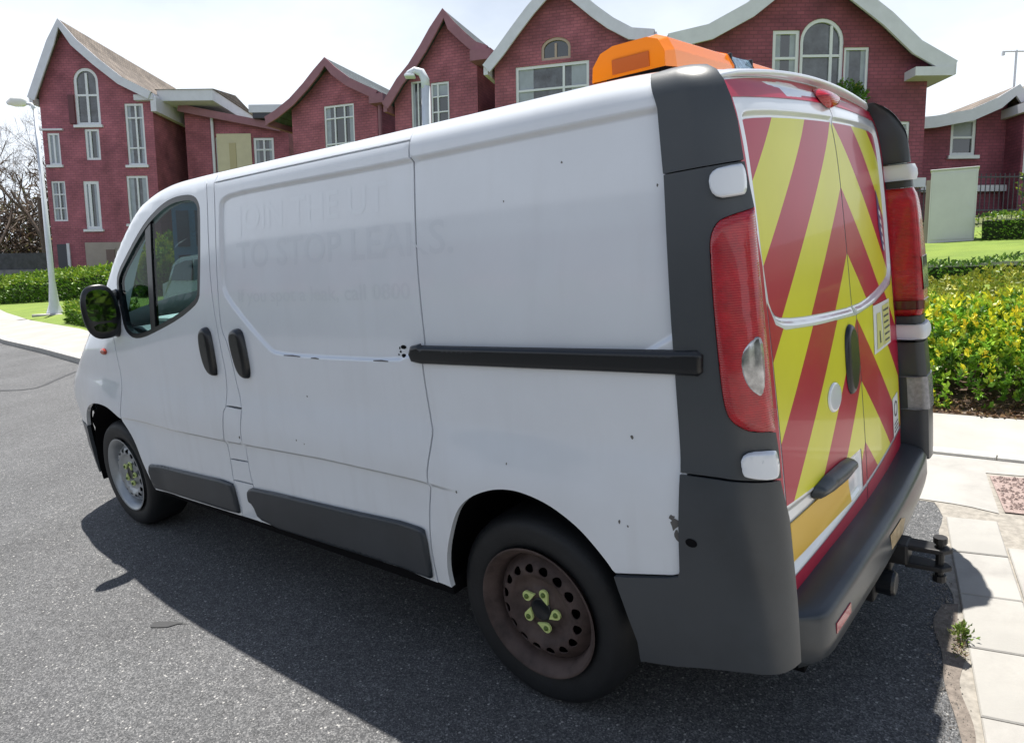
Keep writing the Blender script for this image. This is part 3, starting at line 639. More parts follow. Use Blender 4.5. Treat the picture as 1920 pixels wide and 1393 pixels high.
house('tall_gable_house', 'tall brick gable house with small arched window above a wide window', 2.5, 31,
      [(-1.0, 10.7), (-.4, 11.3), (.35, 12.15), (1.0, 12.85), (1.6, 13.4), (2.22, 13.75), (3.0, 13.2), (3.79, 12.5), (4.47, 11.96), (5.27, 11.47), (6.2, 11.3)],
      -.75, 5.7, 10, 0, BRICK, TILE, TRIM, [
      dict(box=(1.37, 11.82, 2.66, 10.9), arch=.45, cols=(2.0,), frame=mat('stone_surround', (.42, .33, .27), .8), fw=.11, sill=False),
      dict(box=(0.21, 10.75, 3.46, 8.6), cols=(2.35,), rows=(9.75,), glass=PANE2, fw=.12, sill=False)], barge=.28, rot=-.30)
# big house on the right
def x5(root, X, g0, f):
    MB().box((14.2-X, -.7, 8.42-g0), (15.55-X, .5, 8.72-g0)).build('eave_return', TRIM, root)
    MB().box((14.25-X, -.5, 4.65-g0), (14.9-X, -.001, 4.98-g0)).build('porch_hood', TRIM, root)
house('wide_gable_house', 'wide plum brick house with arched window and deep white bargeboards', 10.7, 26,
      [(5.6, 9.75), (7.0, 10.05), (8.35, 10.75), (9.4, 11.55), (10.7, 12.25), (12.06, 11.25), (13.23, 10.4), (14.3, 9.45), (15.6, 8.75)],
      6.7, 15.03, 10, 0, BRICKD, TILE, TRIM, [
      dict(box=(10.42, 10.61, 11.98, 7.6), arch=.78, cols=(11.55,), rows=(9.35,), fw=.12, sill=False, glass=PANE2),
      dict(box=(9.44, 10.22, 10.40, 7.6), rows=(9.28,), fw=.12, sill=False), dict(box=(12.0, 9.62, 12.9, 7.6), fw=.09, sill=False, glass=PANE2),
      dict(box=(13.79, 7.04, 14.5, 5.0), rows=(6.3,), fw=.09, sill=False, glass=CURT)], barge=.34, extra=x5, over=.6)
house('small_right_house', 'small plum brick house with sash window at far right', 19.2, 30,
      [(15.2, 7.6), (17.37, 7.78), (18.8, 8.02), (19.88, 8.48), (20.62, 8.98), (21.35, 8.1)],
      15.6, 20.75, 9, 0, BRICKD, TILE, TRIM, [dict(box=(18.46, 8.0, 19.52, 6.5), rows=(7.25,), fw=.13), ], barge=.28, over=.7,
      extra=lambda r, X, g0, f: MB().box((15.6-X, -.3, 5.0-g0), (20.9-X, -.001, 5.25-g0)).build('band_course', TRIM, r))
house('end_house', 'dark brick house cut off by the right edge with narrow tall window', 24.2, 29,
      [(20.6, 8.2), (22.5, 8.8), (24.3, 10.2), (26, 8.8), (28, 8.0)], 20.75, 27.5, 9, 0, BRICKD, TILE, TRIM,
      [dict(box=(20.85, 7.7, 21.3, 5.6), rows=(6.6,), fw=.09, sill=False)], barge=.45)

# ------------------------------------------------------------------ the van (street frame; x: front axle 0 -> rear axle 3.098, left side at -y)
def spline(xs, ys):
    xs = np.array(xs, float); ys = np.array(ys, float); n = len(xs); h = np.diff(xs); d = np.diff(ys)/h
    m = np.zeros(n); m[0] = d[0]; m[-1] = d[-1]
    for i in range(1, n-1): m[i] = 0 if d[i-1]*d[i] <= 0 else 2*d[i-1]*d[i]/(d[i-1]+d[i])
    def f(x):
        xc = np.clip(np.asarray(x, float), xs[0], xs[-1]); i = np.clip(np.searchsorted(xs, xc)-1, 0, n-2); hh = h[i]; t = (xc-xs[i])/hh
        return (2*t**3-3*t**2+1)*ys[i]+(t**3-2*t**2+t)*hh*m[i]+(-2*t**3+3*t**2)*ys[i+1]+(t**3-t**2)*hh*m[i+1]
    return f
Wz = spline([.15, .35, .55, .74, .80, .88, .97, 1.1, 1.25, 1.4, 1.6, 1.8, 1.95, 2.1], [.915, .932, .944, .955, .957, .952, .941, .939, .932, .918, .892, .860, .833, .805])
TC = np.array([(-.70, .22), (-.80, .34), (-.825, .5), (-.825, .65), (-.80, .80), (-.72, .93), (-.55, 1.04), (-.33, 1.135), (-.15, 1.235), (.02, 1.36), (.18, 1.49), (.34, 1.615),
    (.52, 1.735), (.70, 1.83), (.88, 1.876), (1.06, 1.899), (1.3, 1.903), (1.8, 1.899), (2.4, 1.893), (3.0, 1.890), (3.4, 1.889), (3.55, 1.884), (3.63, 1.874), (3.68, 1.860)])
TR = np.array([.3, .34, .36, .36, .34, .3, .24, .2, .16, .12, .10, .09, .085, .08, .075]+[.068]*9)
TB = np.array([.10, .10, .10, .10, .10, .10, .10, .10, .12, .14, .15, .15, .13, .10, .07, .05, .040, .040, .040, .040, .040, .044, .048, .050])
def catmull(P, k=6):
    Q = np.vstack([2*P[0]-P[1], P, 2*P[-1]-P[-2]]); o = []
    for i in range(1, len(Q)-2):
        a, b, c, d = Q[i-1], Q[i], Q[i+1], Q[i+2]
        for j in range(k):
            t = j/k; o.append(.5*(2*b+(c-a)*t+(2*a-5*b+4*c-d)*t*t+(3*b-a-3*c+d)*t**3))
    o.append(P[-1]); return np.array(o)
_t = catmull(np.hstack([TC, TR[:, None], TB[:, None]])); TP = _t[:, :2]; TRR = _t[:, 2]; TBB = _t[:, 3]
_tg = np.gradient(TP, axis=0); _tg /= np.linalg.norm(_tg, axis=1)[:, None]; TN = np.stack([_tg[:, 1], -_tg[:, 0]], 1)   # inward normal
def tdist(x, z):
    x, z = np.broadcast_arrays(np.asarray(x, float), np.asarray(z, float)); sh = x.shape; P = np.stack([x.ravel(), z.ravel()], 1)
    best = np.full(len(P), 1e9); rr = np.zeros(len(P)); sg = np.zeros(len(P))
    for i in range(len(TP)-1):
        A = TP[i]; AB = TP[i+1]-A; AP = P-A; t = np.clip((AP@AB)/(AB@AB), 0, 1); d = np.linalg.norm(AP-t[:, None]*AB, axis=1)
        m = d < best; best[m] = d[m]; rr[m] = (TRR[i]+(TRR[i+1]-TRR[i])*t)[m]; sg[m] = np.where(AB[0]*AP[:, 1]-AB[1]*AP[:, 0] > 0, -1, 1)[m]
    return (best*sg).reshape(sh), rr.reshape(sh)
RECESS = chaikin([(1.586, 1.740), (1.600, 1.772), (1.678, 1.788), (2.014, 1.787), (2.40, 1.783), (2.75, 1.782), (3.234, 1.785), (3.80, 1.785), (3.80, 1.19), (2.70, 1.17), (2.64, 1.148), (2.139, 1.143), (1.929, 1.147),
                  (1.879, 1.163), (1.745, 1.258), (1.601, 1.370), (1.573, 1.421), (1.579, 1.569)], 1)
SWX = [.3388, .9027, 1.4065, 2.1351, 2.7407, 2.95]; SWZ = [.736, .719, .723, .7396, .7356, .737]
def flare(x, z):
    w = 0
    for cx in (.09, 3.115): w = w+.016*(1-sstep(.40, .62, np.hypot(x-cx, z-.36)))
    return w
def wbase(x, z):
    w = Wz(z)-.10*np.maximum(0, .30-x)**2-.035*np.maximum(0, 1.5-x)**2*sstep(1.0, 1.5, z)+flare(x, z)
    w = w-.012*(1-sstep(-.008, .008, polydist(RECESS, x, z)))
    zs = np.interp(x, SWX, SWZ); dz = zs-z; f = sstep(.2, .6, x)*(1-sstep(2.68, 2.92, x))
    return w-.014*f*sstep(-.005, .009, dz)*(1-sstep(.0, .28, dz))
def wside(x, z):
    w = wbase(x, z); d, r = tdist(x, z); s = 1-np.clip(d/r, 0, 1); return w-r*(1-np.sqrt(np.maximum(0, 1-s*s)))
SL = lambda a, b, o: np.stack([a, -(wside(a, b)+o), b], -1)
SR = lambda a, b, o: np.stack([a, wside(a, b)+o, b], -1)
XD = spline([.40, .6, .9, 1.3, 1.63, 1.76, 1.84, 1.90], [3.868, 3.862, 3.845, 3.815, 3.785, 3.765, 3.738, 3.690])
XC = spline([.30, .6, .9, 1.28, 1.65, 1.8, 1.95], [3.895, 3.885, 3.86, 3.833, 3.798, 3.78, 3.76])
RECR = chaikin([(-.706, 1.735), (-.70, 1.755), (-.66, 1.763), (-.4665, 1.774), (.03, 1.783), (.45, 1.783), (.70, 1.775), (.735, 1.755), (.742, 1.70), (.745, 1.27), (.735, 1.215), (.68, 1.182), (.3455, 1.158), (.095, 1.157),
                (-.371, 1.199), (-.60, 1.228), (-.662, 1.250), (-.70, 1.315)], 1)
PLREC = [(-.70, .742), (-.035, .688), (-.03, .566), (-.70, .566)]
def xdoor(y, z):
    x = XD(z)-.022*(y/.75)**2
    x = x-.012*(1-sstep(-.008, .008, polydist(RECR, y, z)))
    return x-.012*(1-sstep(-.012, .012, polydist(PLREC, y, z)))
SD = lambda a, b, o: np.stack([xdoor(a, b)+o, a, b], -1)
def drop(z, r=.068, z1=1.816):
    s = np.clip((z-z1)/r, 0, .995); return r*(1-np.sqrt(1-s*s))
X0 = 3.40; RC = .11
def corner(u, z, off, side=-1):
    if side > 0: u = np.where(u > .34, .34+(u-.34)*(2.3+1.2*sstep(1.3, 1.6, z)+1.5*sstep(1.62, 1.8, z)), u)
    w = Wz(z)-drop(z)+off; xc = XC(z)-drop(z)+off+(.045 if side > 0 else .012)*(1-sstep(1.74, 1.885, z)); r = RC+off; L1 = xc-r-X0; La = np.pi/2*r; a = np.clip((u-L1)/r, 0, np.pi/2); ov = np.maximum(0, u-L1-La)
    x = np.where(u < L1, X0+u, np.where(u < L1+La, xc-r+r*np.sin(a), xc-np.maximum(0, ov-.03))); y = np.where(u < L1, -w-flare(X0+u, z), np.where(u < L1+La, -w+r-r*np.cos(a), -w+r+np.minimum(ov, .03)))
    return np.stack([x, -side*y if side > 0 else y, z], -1)
CL = lambda a, b, o: corner(a, b, o, -1)
CR = lambda a, b, o: corner(a, b, o, 1)

van = empty('panel_van', 'white panel van with grey trim and red-yellow chevron rear doors on the road', 'van', STREET)
TI = TP+TN*(TRR*.235)[:, None]       # where the sides hand over to roof, pillars and bonnet
def tseg(xa, xb):
    k = [i for i in range(len(TI)) if min(xa, xb) <= TI[i][0] <= max(xa, xb) and TI[i][1] > .62]; q = [tuple(TI[i]) for i in k]; return q if xb > xa else q[::-1]
def ti_at(x): 
    k = [i for i in range(24, len(TI))]; return (x, float(np.interp(x, TI[k, 0], TI[k, 1])))

WIN = chaikin([(1.331, 1.8243), (1.3811, 1.8101), (1.4082, 1.7858), (1.4216, 1.7522), (1.4105, 1.5867), (1.3789, 1.3966), (1.3582, 1.3629), (1.3115, 1.3349), (1.1613, 1.2813), (.9283, 1.2227), (.742, 1.1825), (.6292, 1.1761),
       (.5525, 1.199), (.5057, 1.2339), (.4752, 1.3011), (.431, 1.3964), (.4158, 1.4703), (.4596, 1.5234), (.5882, 1.5983), (.7411, 1.6867), (.8609, 1.7471), (.9878, 1.7912), (1.0874, 1.8168), (1.1798, 1.8281), (1.2569, 1.8287)], 1)
def inset(P, d):
    P = np.array(P); t = np.roll(P, -1, 0)-np.roll(P, 1, 0); n = np.stack([t[:, 1], -t[:, 0]], 1); n /= np.linalg.norm(n, axis=1)[:, None]
    ar = .5*np.sum(P[:, 0]*np.roll(P[:, 1], -1)-np.roll(P[:, 0], -1)*P[:, 1]); return P-n*d*(1 if ar > 0 else -1)
def cmo(P, k=4): return [tuple(p) for p in catmull(np.array(P), k)]
DFRONT = [(.372, 1.155), (.3936, 1.0568), (.3999, .9826), (.3947, .8977), (.3629, .8005), (.336, .727)]
DREAR = cmo([(1.4680, 1.868), (1.4806, 1.8441), (1.4845, 1.7464), (1.4825, 1.5826), (1.4807, 1.445), (1.4908, 1.3053), (1.5063, 1.1413), (1.5112, 1.0428), (1.4789, .896), (1.4527, .8661), (1.42, .7615), (1.4062, .7018), (1.4046, .6339), (1.3989, .5412), (1.4083, .4738), (1.408, .3793), (1.408, .345)], 3)
SFRONT = cmo([(1.5427, 1.8500), (1.5467, 1.7671), (1.5423, 1.5792), (1.536, 1.4378), (1.5334, 1.2491), (1.56, 1.1876), (1.5789, 1.1141), (1.5905, .9928), (1.6072, .8929), (1.5731, .7787), (1.5578, .6402), (1.5603, .567), (1.5657, .5345), (1.57, .347)], 3)
SREAR = cmo([(2.745, 1.8420), (2.7445, 1.7914), (2.754, 1.7748), (2.7561, 1.6411), (2.7588, 1.4813), (2.767, 1.3319), (2.7731, 1.211), (2.7656, 1.1403), (2.7697, 1.0407), (2.7762, .955), (2.7803, .9059), (2.7448, .7823), (2.7399, .7195), (2.7204, .6219), (2.7102, .4985), (2.7143, .358)], 3)
FARCH = cmo([(-.335, .60), (-.27, .675), (-.18, .735), (-.06, .775), (.0629, .787), (.1762, .7799), (.2669, .7521), (.3429, .7105), (.4223, .6121), (.4661, .4924), (.5101, .3818), (.5364, .335)])
RARCH = cmo([(2.7798, .3569), (2.7791, .435), (2.805, .5364), (2.8639, .6529), (2.9349, .7198), (3.0218, .7609), (3.1004, .7774), (3.172, .7743), (3.2536, .753), (3.3342, .7092), (3.3922, .6566), (3.4409, .5975), (3.4608, .5491), (3.4829, .4715), (3.5051, .3982), (3.5089, .338)])
RARCHW = [p for p in RARCH[1:] if p[1] > .59 or p[0] < 3.2]
FARCHD = [p for p in FARCH if p[0] > .336 and p[1] < .7265]; FARCHW = [p for p in FARCH if not (p[0] > .336 and p[1] < .7265)]
tx0 = .235
GP = .0036; gl = dict(gap=GP, h=.045, thick=.02)
swf = list(zip(SWX, SWZ)); rcf = [tuple(p) for p in RECESS]+[tuple(RECESS[0])]
nose = [tuple(TI[i]) for i in range(len(TI)) if .62 <= TI[i][1] and TI[i][0] <= tx0 and i < 70]
# --- left side skin
panel('front_wing', [(.336, .727)]+FARCHW[::-1]+nose+[ti_at(tx0)]+[(.30, 1.36), (.345, 1.25)]+DFRONT[:-1], SL, WHITE, van, **gl)
door = panel('front_door', [(.336, .727)]+FARCHD+[(.7992, .3315), (1.363, .3426)]+DREAR[::-1]+[(1.4530, 1.885)]+tseg(1.43, tx0)+[ti_at(tx0), (.30, 1.36), (.345, 1.25)]+DFRONT[:-1],
             SL, WHITE, van, holes=[WIN], feats=[swf], **gl)
panel('window_seal', WIN, SL, BLACK, door, holes=[inset(WIN, .024)], h=.05, off=-.001, dome=None, thick=.03)
panel('window_pane', inset(WIN, .022), SL, GLASS, door, h=.06, off=-.010, thick=0)
panel('window_bar', [(.840, 1.745), (.905, 1.765), (.884, 1.225), (.832, 1.205)], SL, BLACK, door, h=.06, off=-.004, thick=.02)
def handle(nm, P, par):
    h = panel(nm, chaikin(P, 2), SL, BLACK, par, h=.02, off=.002, dome=(.026, .022), thick=.02); return h
handle('door_handle', [(1.3767, 1.2471), (1.4243, 1.2477), (1.4478, 1.2111), (1.4508, 1.0395), (1.4204, 1.0250), (1.3779, 1.0426), (1.3516, 1.1047), (1.3468, 1.2091)], door)
panel('sill_trim', chaikin([(.5334, .4801), (.5686, .4937), (1.0, .507), (1.385, .5208), (1.404, .49), (1.402, .3735), (1.385, .3564), (1.0, .350), (.565, .345), (.545, .3676)], 1), SL, SILLT, door, h=.04, off=.003, dome=(.016, .016), thick=.015)
panel('side_indicator', ell(.2232, 1.0956, .040, .019, 14), SL, mat('red_orange_lens', (.35, .035, .01), .2, coat=.6), van, h=.02, off=.001, dome=(.012, .012), thick=.01)
pil = [(1.4530, 1.885), (1.4680, 1.868)]+[p for p in DREAR if .889 < p[1] < 1.86]
panel('door_pillar', pil+[(1.6072, .896)]+[p for p in SFRONT[::-1] if p[1] > .9]+[(1.5427, 1.885)], SL, WHITE, van, feats=(), **gl)
panel('fuel_flap', [(1.4789, .896), (1.6072, .8929), (1.5731, .7787), (1.5578, .6402), (1.4046, .6339), (1.4062, .7018), (1.42, .7615), (1.4527, .8661)], SL, WHITE, van, feats=[swf], **gl)
panel('lower_post', [(1.4046, .634), (1.5578, .640), (1.5603, .567), (1.5657, .5345), (1.3985, .53)], SL, WHITE, van, **gl)
lp = panel('sill_corner', [(1.3985, .53), (1.5657, .5345), (1.57, .347), (1.408, .345), (1.408, .3793), (1.4083, .4738)], SL, WHITE, van, **gl)
slide = panel('sliding_door', SFRONT+[(1.9504, .348), (2.2334, .351)]+SREAR[::-1]+[(2.4, 1.8455), (2.0, 1.8485)], SL, WHITE, van, feats=[swf, rcf], gap=GP, h=.028, thick=.02)
handle('door_handle', [(1.6421, 1.2441), (1.6903, 1.2447), (1.7139, 1.2164), (1.7266, 1.0491), (1.6856, 1.0254), (1.635, 1.0565), (1.6086, 1.1816), (1.6156, 1.2274)], slide)
panel('sill_trim', chaikin([(1.5236, .5051), (1.5777, .5252), (2.2122, .5447), (2.66, .5649), (2.698, .5549), (2.699, .3829), (2.68, .3689), (2.2, .360), (1.5735, .3493), (1.5482, .4333), (1.5141, .4419), (1.5139, .4765)], 1), SL, SILLT, slide, h=.04, off=.003, dome=(.016, .016), thick=.015)
for (x, z, a, b) in ((2.671, 1.194, .014, .007), (2.655, 1.178, .005, .004), (2.645, 1.168, .004, .003), (2.670, 1.1656, .012, .006), (2.652, 1.19, .003, .005)):
    panel('bracket_hole', ell(x, z, a, b, 10), SL, VOID, slide, h=.02, off=.0012, thick=0)
quarter = panel('rear_quarter', [(2.7143, .3613), (2.7798, .3569)]+RARCHW+[(3.4518, .590), (3.52, .603), (3.62, .621), (3.645, .632), (3.66, .66), (3.675, .80), (3.675, 1.05), (3.665, 1.25), (3.65, 1.5), (3.62, 1.80), (3.60, 1.855), (3.56, 1.868)]
      + tseg(3.54, 2.76)+[(2.745, 1.875)]+SREAR[:-1], SL, WHITE, van, feats=[[(2.70, .7356), (2.92, .737)], rcf], gap=GP, h=.026, thick=.02)
panel('cant_rail', [(1.5440, 1.8525), (2.0, 1.851), (2.4, 1.848), (2.745, 1.8445), (2.745, 1.875)]+tseg(2.74, 1.56)+[(1.544, 1.885)], SL, WHITE, van, gap=.0012, h=.045, thick=.02)
panel('slide_rail', [(2.7126, 1.176), (2.7256, 1.2028), (2.7684, 1.2109), (2.772, 1.2055), (3.20, 1.212), (3.6477, 1.2198), (3.7102, 1.2225), (3.7256, 1.2113), (3.7243, 1.169), (3.7104, 1.1583), (3.6461, 1.159), (3.2, 1.152), (2.765, 1.1454), (2.7244, 1.1501)], lambda a, b, o: np.stack([a, -(Wz(b)+o), b], -1), BLACK, van, h=.02, off=.002, dome=(.018, .016), thick=.03)
# --- front bumper side
panel('front_bumper_side', [(-.335, .60), (-.36, .50), (-.37, .40), (-.36, .29), (-.50, .26), (-.62, .27), (-.66, .40), (-.67, .61)], SL, DARK, van, h=.04, off=.004, thick=.02)
panel('front_bumper_side', [(-.335, .60), (-.36, .50), (-.37, .40), (-.36, .29), (-.50, .26), (-.62, .27), (-.66, .40), (-.67, .61)], SR, DARK, van, h=.04, off=.004, thick=.02, out=(0, 1, 0))
# --- right side skin
rside = nose+[ti_at(tx0)]+tseg(tx0, 3.54)+[(3.56, 1.868), (3.60, 1.855), (3.62, 1.80), (3.675, 1.05), (3.66, .66), (3.645, .632), (3.4518, .59)]+RARCHW[::-1]+[(2.7798, .3569), (1.4, .345), (.5364, .335)]+FARCH[::-1]
off_side = panel('off_side_body', rside, SR, WHITE, van, holes=[WIN], h=.07, thick=.02, out=(0, 1, 0))
panel('window_pane', inset(WIN, .004), SR, GLASS, off_side, h=.07, off=-.010, thick=0, out=(0, 1, 0))
# --- dark liners behind the panel gaps
inn = lambda s: (lambda a, b, o: np.stack([a, s*(wside(a, b)-.035), b], -1))
for s in (-1, 1):
    panel('body_liner', [(.30, .75), (.5, .345), (2.76, .365), (2.80, .62), (2.95, .75), (3.1, .79), (3.3, .75), (3.45, .62), (3.62, .64), (3.60, 1.85), (1.0, 1.85), (.30, 1.45)], inn(s), VOID if s < 0 else mat('cab_lining', (.10, .11, .12), .8), van, holes=[inset(WIN, -.006)], h=.10, thick=0, out=(0, s, 0))
panel('wing_liner', [(-.60, .63), (-.45, .95), (-.1, 1.10), (.32, 1.28), (.34, .78), (.20, .80), (.06, .81), (-.10, .785), (-.24, .72), (-.345, .61)], inn(-1), VOID, van, h=.08, thick=0)
MB().box((-.62, -.70, .26), (-.36, .70, .95)).build('front_core', VOID, van)
# --- roof, windscreen, bonnet, nose
def sheet(name, i0, i1, m, ya=0., yb=1., arcs=True, sides=(-1, 1), ny=14, off=0.):
    """strip of the body swept over the centre profile; ya..yb is the share of the half width used"""
    idx = list(range(i0, i1+1)); rows = []
    for i in idx:
        x, z = TP[i]; r = TRR[i]; row = []
        arc = []
        for ph in np.radians([45, 56, 67, 78]):
            q = TP[i]+TN[i]*r*(1-math.sin(ph)); arc.append((q[0], float(wbase(q[0], q[1]))-r+r*math.cos(ph)-.0025, q[1]-.0015))
        w0 = float(wbase(x, z))-r
        def clampy(px, y):
            if px > 3.50:
                xc = 3.745; lim = .80-RC+math.sqrt(max(0, RC**2-max(0, px-(xc-RC))**2)) if px > xc-RC else .82
                return min(y, lim)
            return y
        arc = [(a, clampy(a, b), c) for a, b, c in arc]; w1 = clampy(x, w0)
        mid = []
        for k in range(ny+1):
            t = -1+2*k/ny; y = t*w1; b = TBB[i]*(1-t*t)+off; mid.append((x-TN[i][0]*b, y, z-TN[i][1]*b))
        row = [(a, -b, c) for a, b, c in arc]+mid+[(a, b, c) for a, b, c in arc[::-1]]
        rows.append(row)
    n = len(rows[0]); na = 4
    if ya == 'edge': keep = [list(range(0, na+2)), list(range(n-na-2, n))]
    elif ya == 'mid': keep = [list(range(na+1, n-na-1))]
    else: keep = [list(range(n))]
    V = []; F = []
    for cols_ in keep:
        k = len(V); c = len(cols_)
        for row in rows: V += [row[j] for j in cols_]
        for a in range(len(rows)-1):
            for b in range(c-1): F.append((k+a*c+b, k+(a+1)*c+b, k+(a+1)*c+b+1, k+a*c+b+1))
    return mkobj(name, mkmesh(name, V, F), m, van)
sheet('front_bumper', 0, 19, DARK)
sheet('front_panel', 19, 30, WHITE); sheet('bonnet', 30, 48, WHITE)
sheet('windscreen', 48, 78, SCREEN, 'mid'); sheet('windscreen_pillars', 48, 78, WHITE, 'edge')
sheet('roof', 78, len(TP)-1, WHITE)
V = []; F = []; ny = 25; yy = np.linspace(-.80, .80, ny)
for y in yy:
    tz = 1.893-.052*((y-.05)/.8)**2; zr = 1.860+.050*(1-min(1, abs(y)/.74)**2)
    k_ = float(sstep(.70, .80, abs(y))); zr -= .012*k_; tz -= .010*k_; q_ = len(V)
    V += [(3.60, y, zr+.018), (3.665, y, zr+.006), (3.700, y, max(tz+.022, zr-.004)), (3.722, y, tz+.016), (3.726, y, tz+.010), (3.720, y, tz+.002), (3.66, y, tz-.004)]
    V[q_:] = [(a-.035*k_, b, c) for a, b, c in V[q_:]]
for i in range(ny-1):
    for j in range(6): F.append((i*7+j, i*7+j+1, (i+1)*7+j+1, (i+1)*7+j))
mkobj('roof_rear_rim', mkmesh('roof_rear_rim', V, F), WHITE, van)
for s, S_ in ((-1, SL), (1, SR)):
    panel('headlight', chaikin([(-.70, .80), (-.62, .88), (-.55, .93), (-.56, .86), (-.60, .78), (-.68, .72)], 1), S_, CLEARL, van, h=.05, off=.004, dome=(.006, .02), thick=.01, out=(0, s, 0))
# --- rear corners: pillar trims, lamps, hinges
def both(name, P, m, par=(None, None), **k):
    return panel(name, P, CL, m, par[0] or van, out=(.5, -1, 0), **k), None
def right_piece(name, z0, z1, m, off=.006, va=0., vb=1., par=None, nz=None, bulge=0.):
    """a band of the off-side rear corner, from the flank round to the edge of the rear door"""
    nz = nz or max(3, int((z1-z0)/.03)); rows = []
    for i in range(nz+1):
        z = z0+(z1-z0)*i/nz; e = bulge*math.sqrt(max(0., 1-(2*i/nz-1)**4)) if bulge else 0.
        w_ = float(Wz(z)-drop(z))+off+e; xc = float(XC(z)-drop(z))+.05*float(1-sstep(1.74, 1.885, z))+off+e; r = .09; pts = [(3.50, w_), (xc-r-.02, w_)]
        pts += [(xc-r+r*math.sin(t), w_-r+r*math.cos(t)) for t in np.linspace(0, math.pi/2, 12)]; yi = .79-float(drop(z))*.6-(off+e)*.8
        pts += [(xc-.002, yi+.016), (xc-.006, yi+.006), (xc-.016, yi)]; xd = float(XD(z))-.045; pts += [((xc-.016)*(1-t)+xd*t, yi) for t in (.25, .6, 1.)]
        P = np.array(pts); L = np.concatenate([[0], np.cumsum(np.linalg.norm(np.diff(P, axis=0), axis=1))]); L /= L[-1]; v = np.linspace(va, vb, 34)
        rows.append([(np.interp(q, L, P[:, 0]), np.interp(q, L, P[:, 1]), z) for q in v])
    n = 34; V = [p for r_ in rows for p in r_]; F = [(i*n+j, (i+1)*n+j, (i+1)*n+j+1, i*n+j+1) for i in range(nz) for j in range(n-1)]
    k = len(V)
    for row, s_ in ((0, 1), (nz, -1)):   # turned-in top and bottom lips
        q = len(V); V += [(p[0]-.03, p[1]-.02, p[2]) for p in rows[row]]
        F += [(row*n+j, row*n+j+1, q+j+1, q+j) if s_ > 0 else (row*n+j+1, row*n+j, q+j, q+j+1) for j in range(n-1)]
    o = mkobj(name, mkmesh(name, V, F), m, par or van); md = o.modifiers.new('split', 'EDGE_SPLIT'); md.split_angle = math.radians(50); return o
PILL = [(.182, 1.850), (.1984, 1.806), (.2054, 1.785), (.2235, 1.634)]
both('upper_pillar_trim', [(.172, 1.872)]+PILL+[(.3326, 1.639), (.415, 1.6435), (.398, 1.730), (.380, 1.785), (.362, 1.825), (.340, 1.852), (.31, 1.869), (.27, 1.875), (.22, 1.876)], DARK, h=.02, off=.007, thick=.05)
LAMP = chaikin([(.4236, 1.5359), (.3677, 1.522), (.3486, 1.5046), (.3397, 1.4761), (.3402, 1.4472), (.348, 1.3395), (.3566, 1.2369), (.3657, 1.1291), (.3747, 1.0741), (.388, 1.0519), (.4121, 1.0345), (.4346, 1.0256), (.4866, 1.0182), (.4800, 1.11), (.4771, 1.2093), (.4594, 1.3513), (.4439, 1.45)], 1)
LEFTL = [(.445, 1.5365), (.3677, 1.522), (.3486, 1.5046), (.3397, 1.4761), (.3402, 1.4472), (.348, 1.3395), (.3566, 1.2369), (.3657, 1.1291), (.3747, 1.0741), (.388, 1.0519), (.4121, 1.0345), (.4346, 1.0256), (.498, 1.0165)]
LEFTL = [LEFTL[0]]+[tuple(p) for p in chaikin(LEFTL[:1]+LEFTL, 2)[4:-6]]+[LEFTL[-1]]
LAMP = LEFTL+[(.491, 1.11), (.482, 1.2093), (.466, 1.3513), (.454, 1.45)]
both('pillar_trim', [(.2245, 1.631), (.2292, 1.5591), (.2398, 1.3727), (.2478, 1.2222), (.2514, 1.1593), (.2552, 1.0365), (.2571, .9137), (.36, .916), (.43, .912), (.515, .903), (.505, .98), (.4985, 1.0145)]+LEFTL[::-1][1:]+[(.4165, 1.640), (.3326, 1.636)], DARK,
     h=.02, off=.006, thick=.05)
la, lb = both('tail_lamp', LAMP, REDL, h=.018, off=.002, dome=(.018, .026), thick=.055)
LENS = [(.464, 1.262), (.4219, 1.2317), (.413, 1.1984), (.4189, 1.1594), (.4344, 1.1279), (.470, 1.103), (.474, 1.18)]
both('reversing_lens', chaikin(LENS, 2), CLEARL, (la, lb), h=.015, off=.0175, dome=(.004, .01), thick=.01)
both('lamp_patch', chaikin([(.405, 1.105), (.425, 1.092), (.435, 1.06), (.418, 1.075)], 1), REDDK, (la, lb), h=.015, off=.0185, thick=0)
both('lamp_band', chaikin([(.372, 1.40), (.40, 1.43), (.430, 1.40), (.435, 1.25), (.41, 1.26), (.385, 1.30)], 1), mat('rosy_lamp_lens', (.30, .05, .055), .2, coat=.7, var=.3, vscale=40), (la, lb), h=.015, off=.0185, thick=0)
both('hinge_cap', chaikin([(.3347, 1.628), (.3947, 1.6358), (.4188, 1.6346), (.4276, 1.5697), (.4054, 1.5649), (.3453, 1.5634)], 2), WHITE, h=.014, off=.010, dome=(.012, .006), thick=.05)
both('hinge_cap', chaikin([(.4085, .9841), (.4925, .9776), (.5008, .9695), (.5119, .9241), (.4994, .9087), (.4298, .9208), (.4126, .9304)], 2), WHITE, h=.014, off=.012, dome=(.014, .006), thick=.05)
LOWC = [(.0518, .586), (.12, .599), (.21, .617), (.237, .626), (.2427, .645), (.2495, .7712), (.2522, .8066), (.2571, .9095), (.36, .911), (.43, .908), (.512, .900), (.545, .80), (.548, .70), (.552, .56), (.552, .415), (.50, .405), (.41, .402), (.30, .375), (.2151, .355), (.12, .340), (.1089, .335), (.1051, .398), (.0829, .4715), (.0608, .549)]
lc = both('lower_corner_trim', LOWC, BUMP, h=.03, off=.010, thick=.05)
panel('trim_plug', ell(.282, .735, .016, .012, 12), CL, VOID, lc[0], h=.02, off=.0112, thick=0, out=(.5, -1, 0))
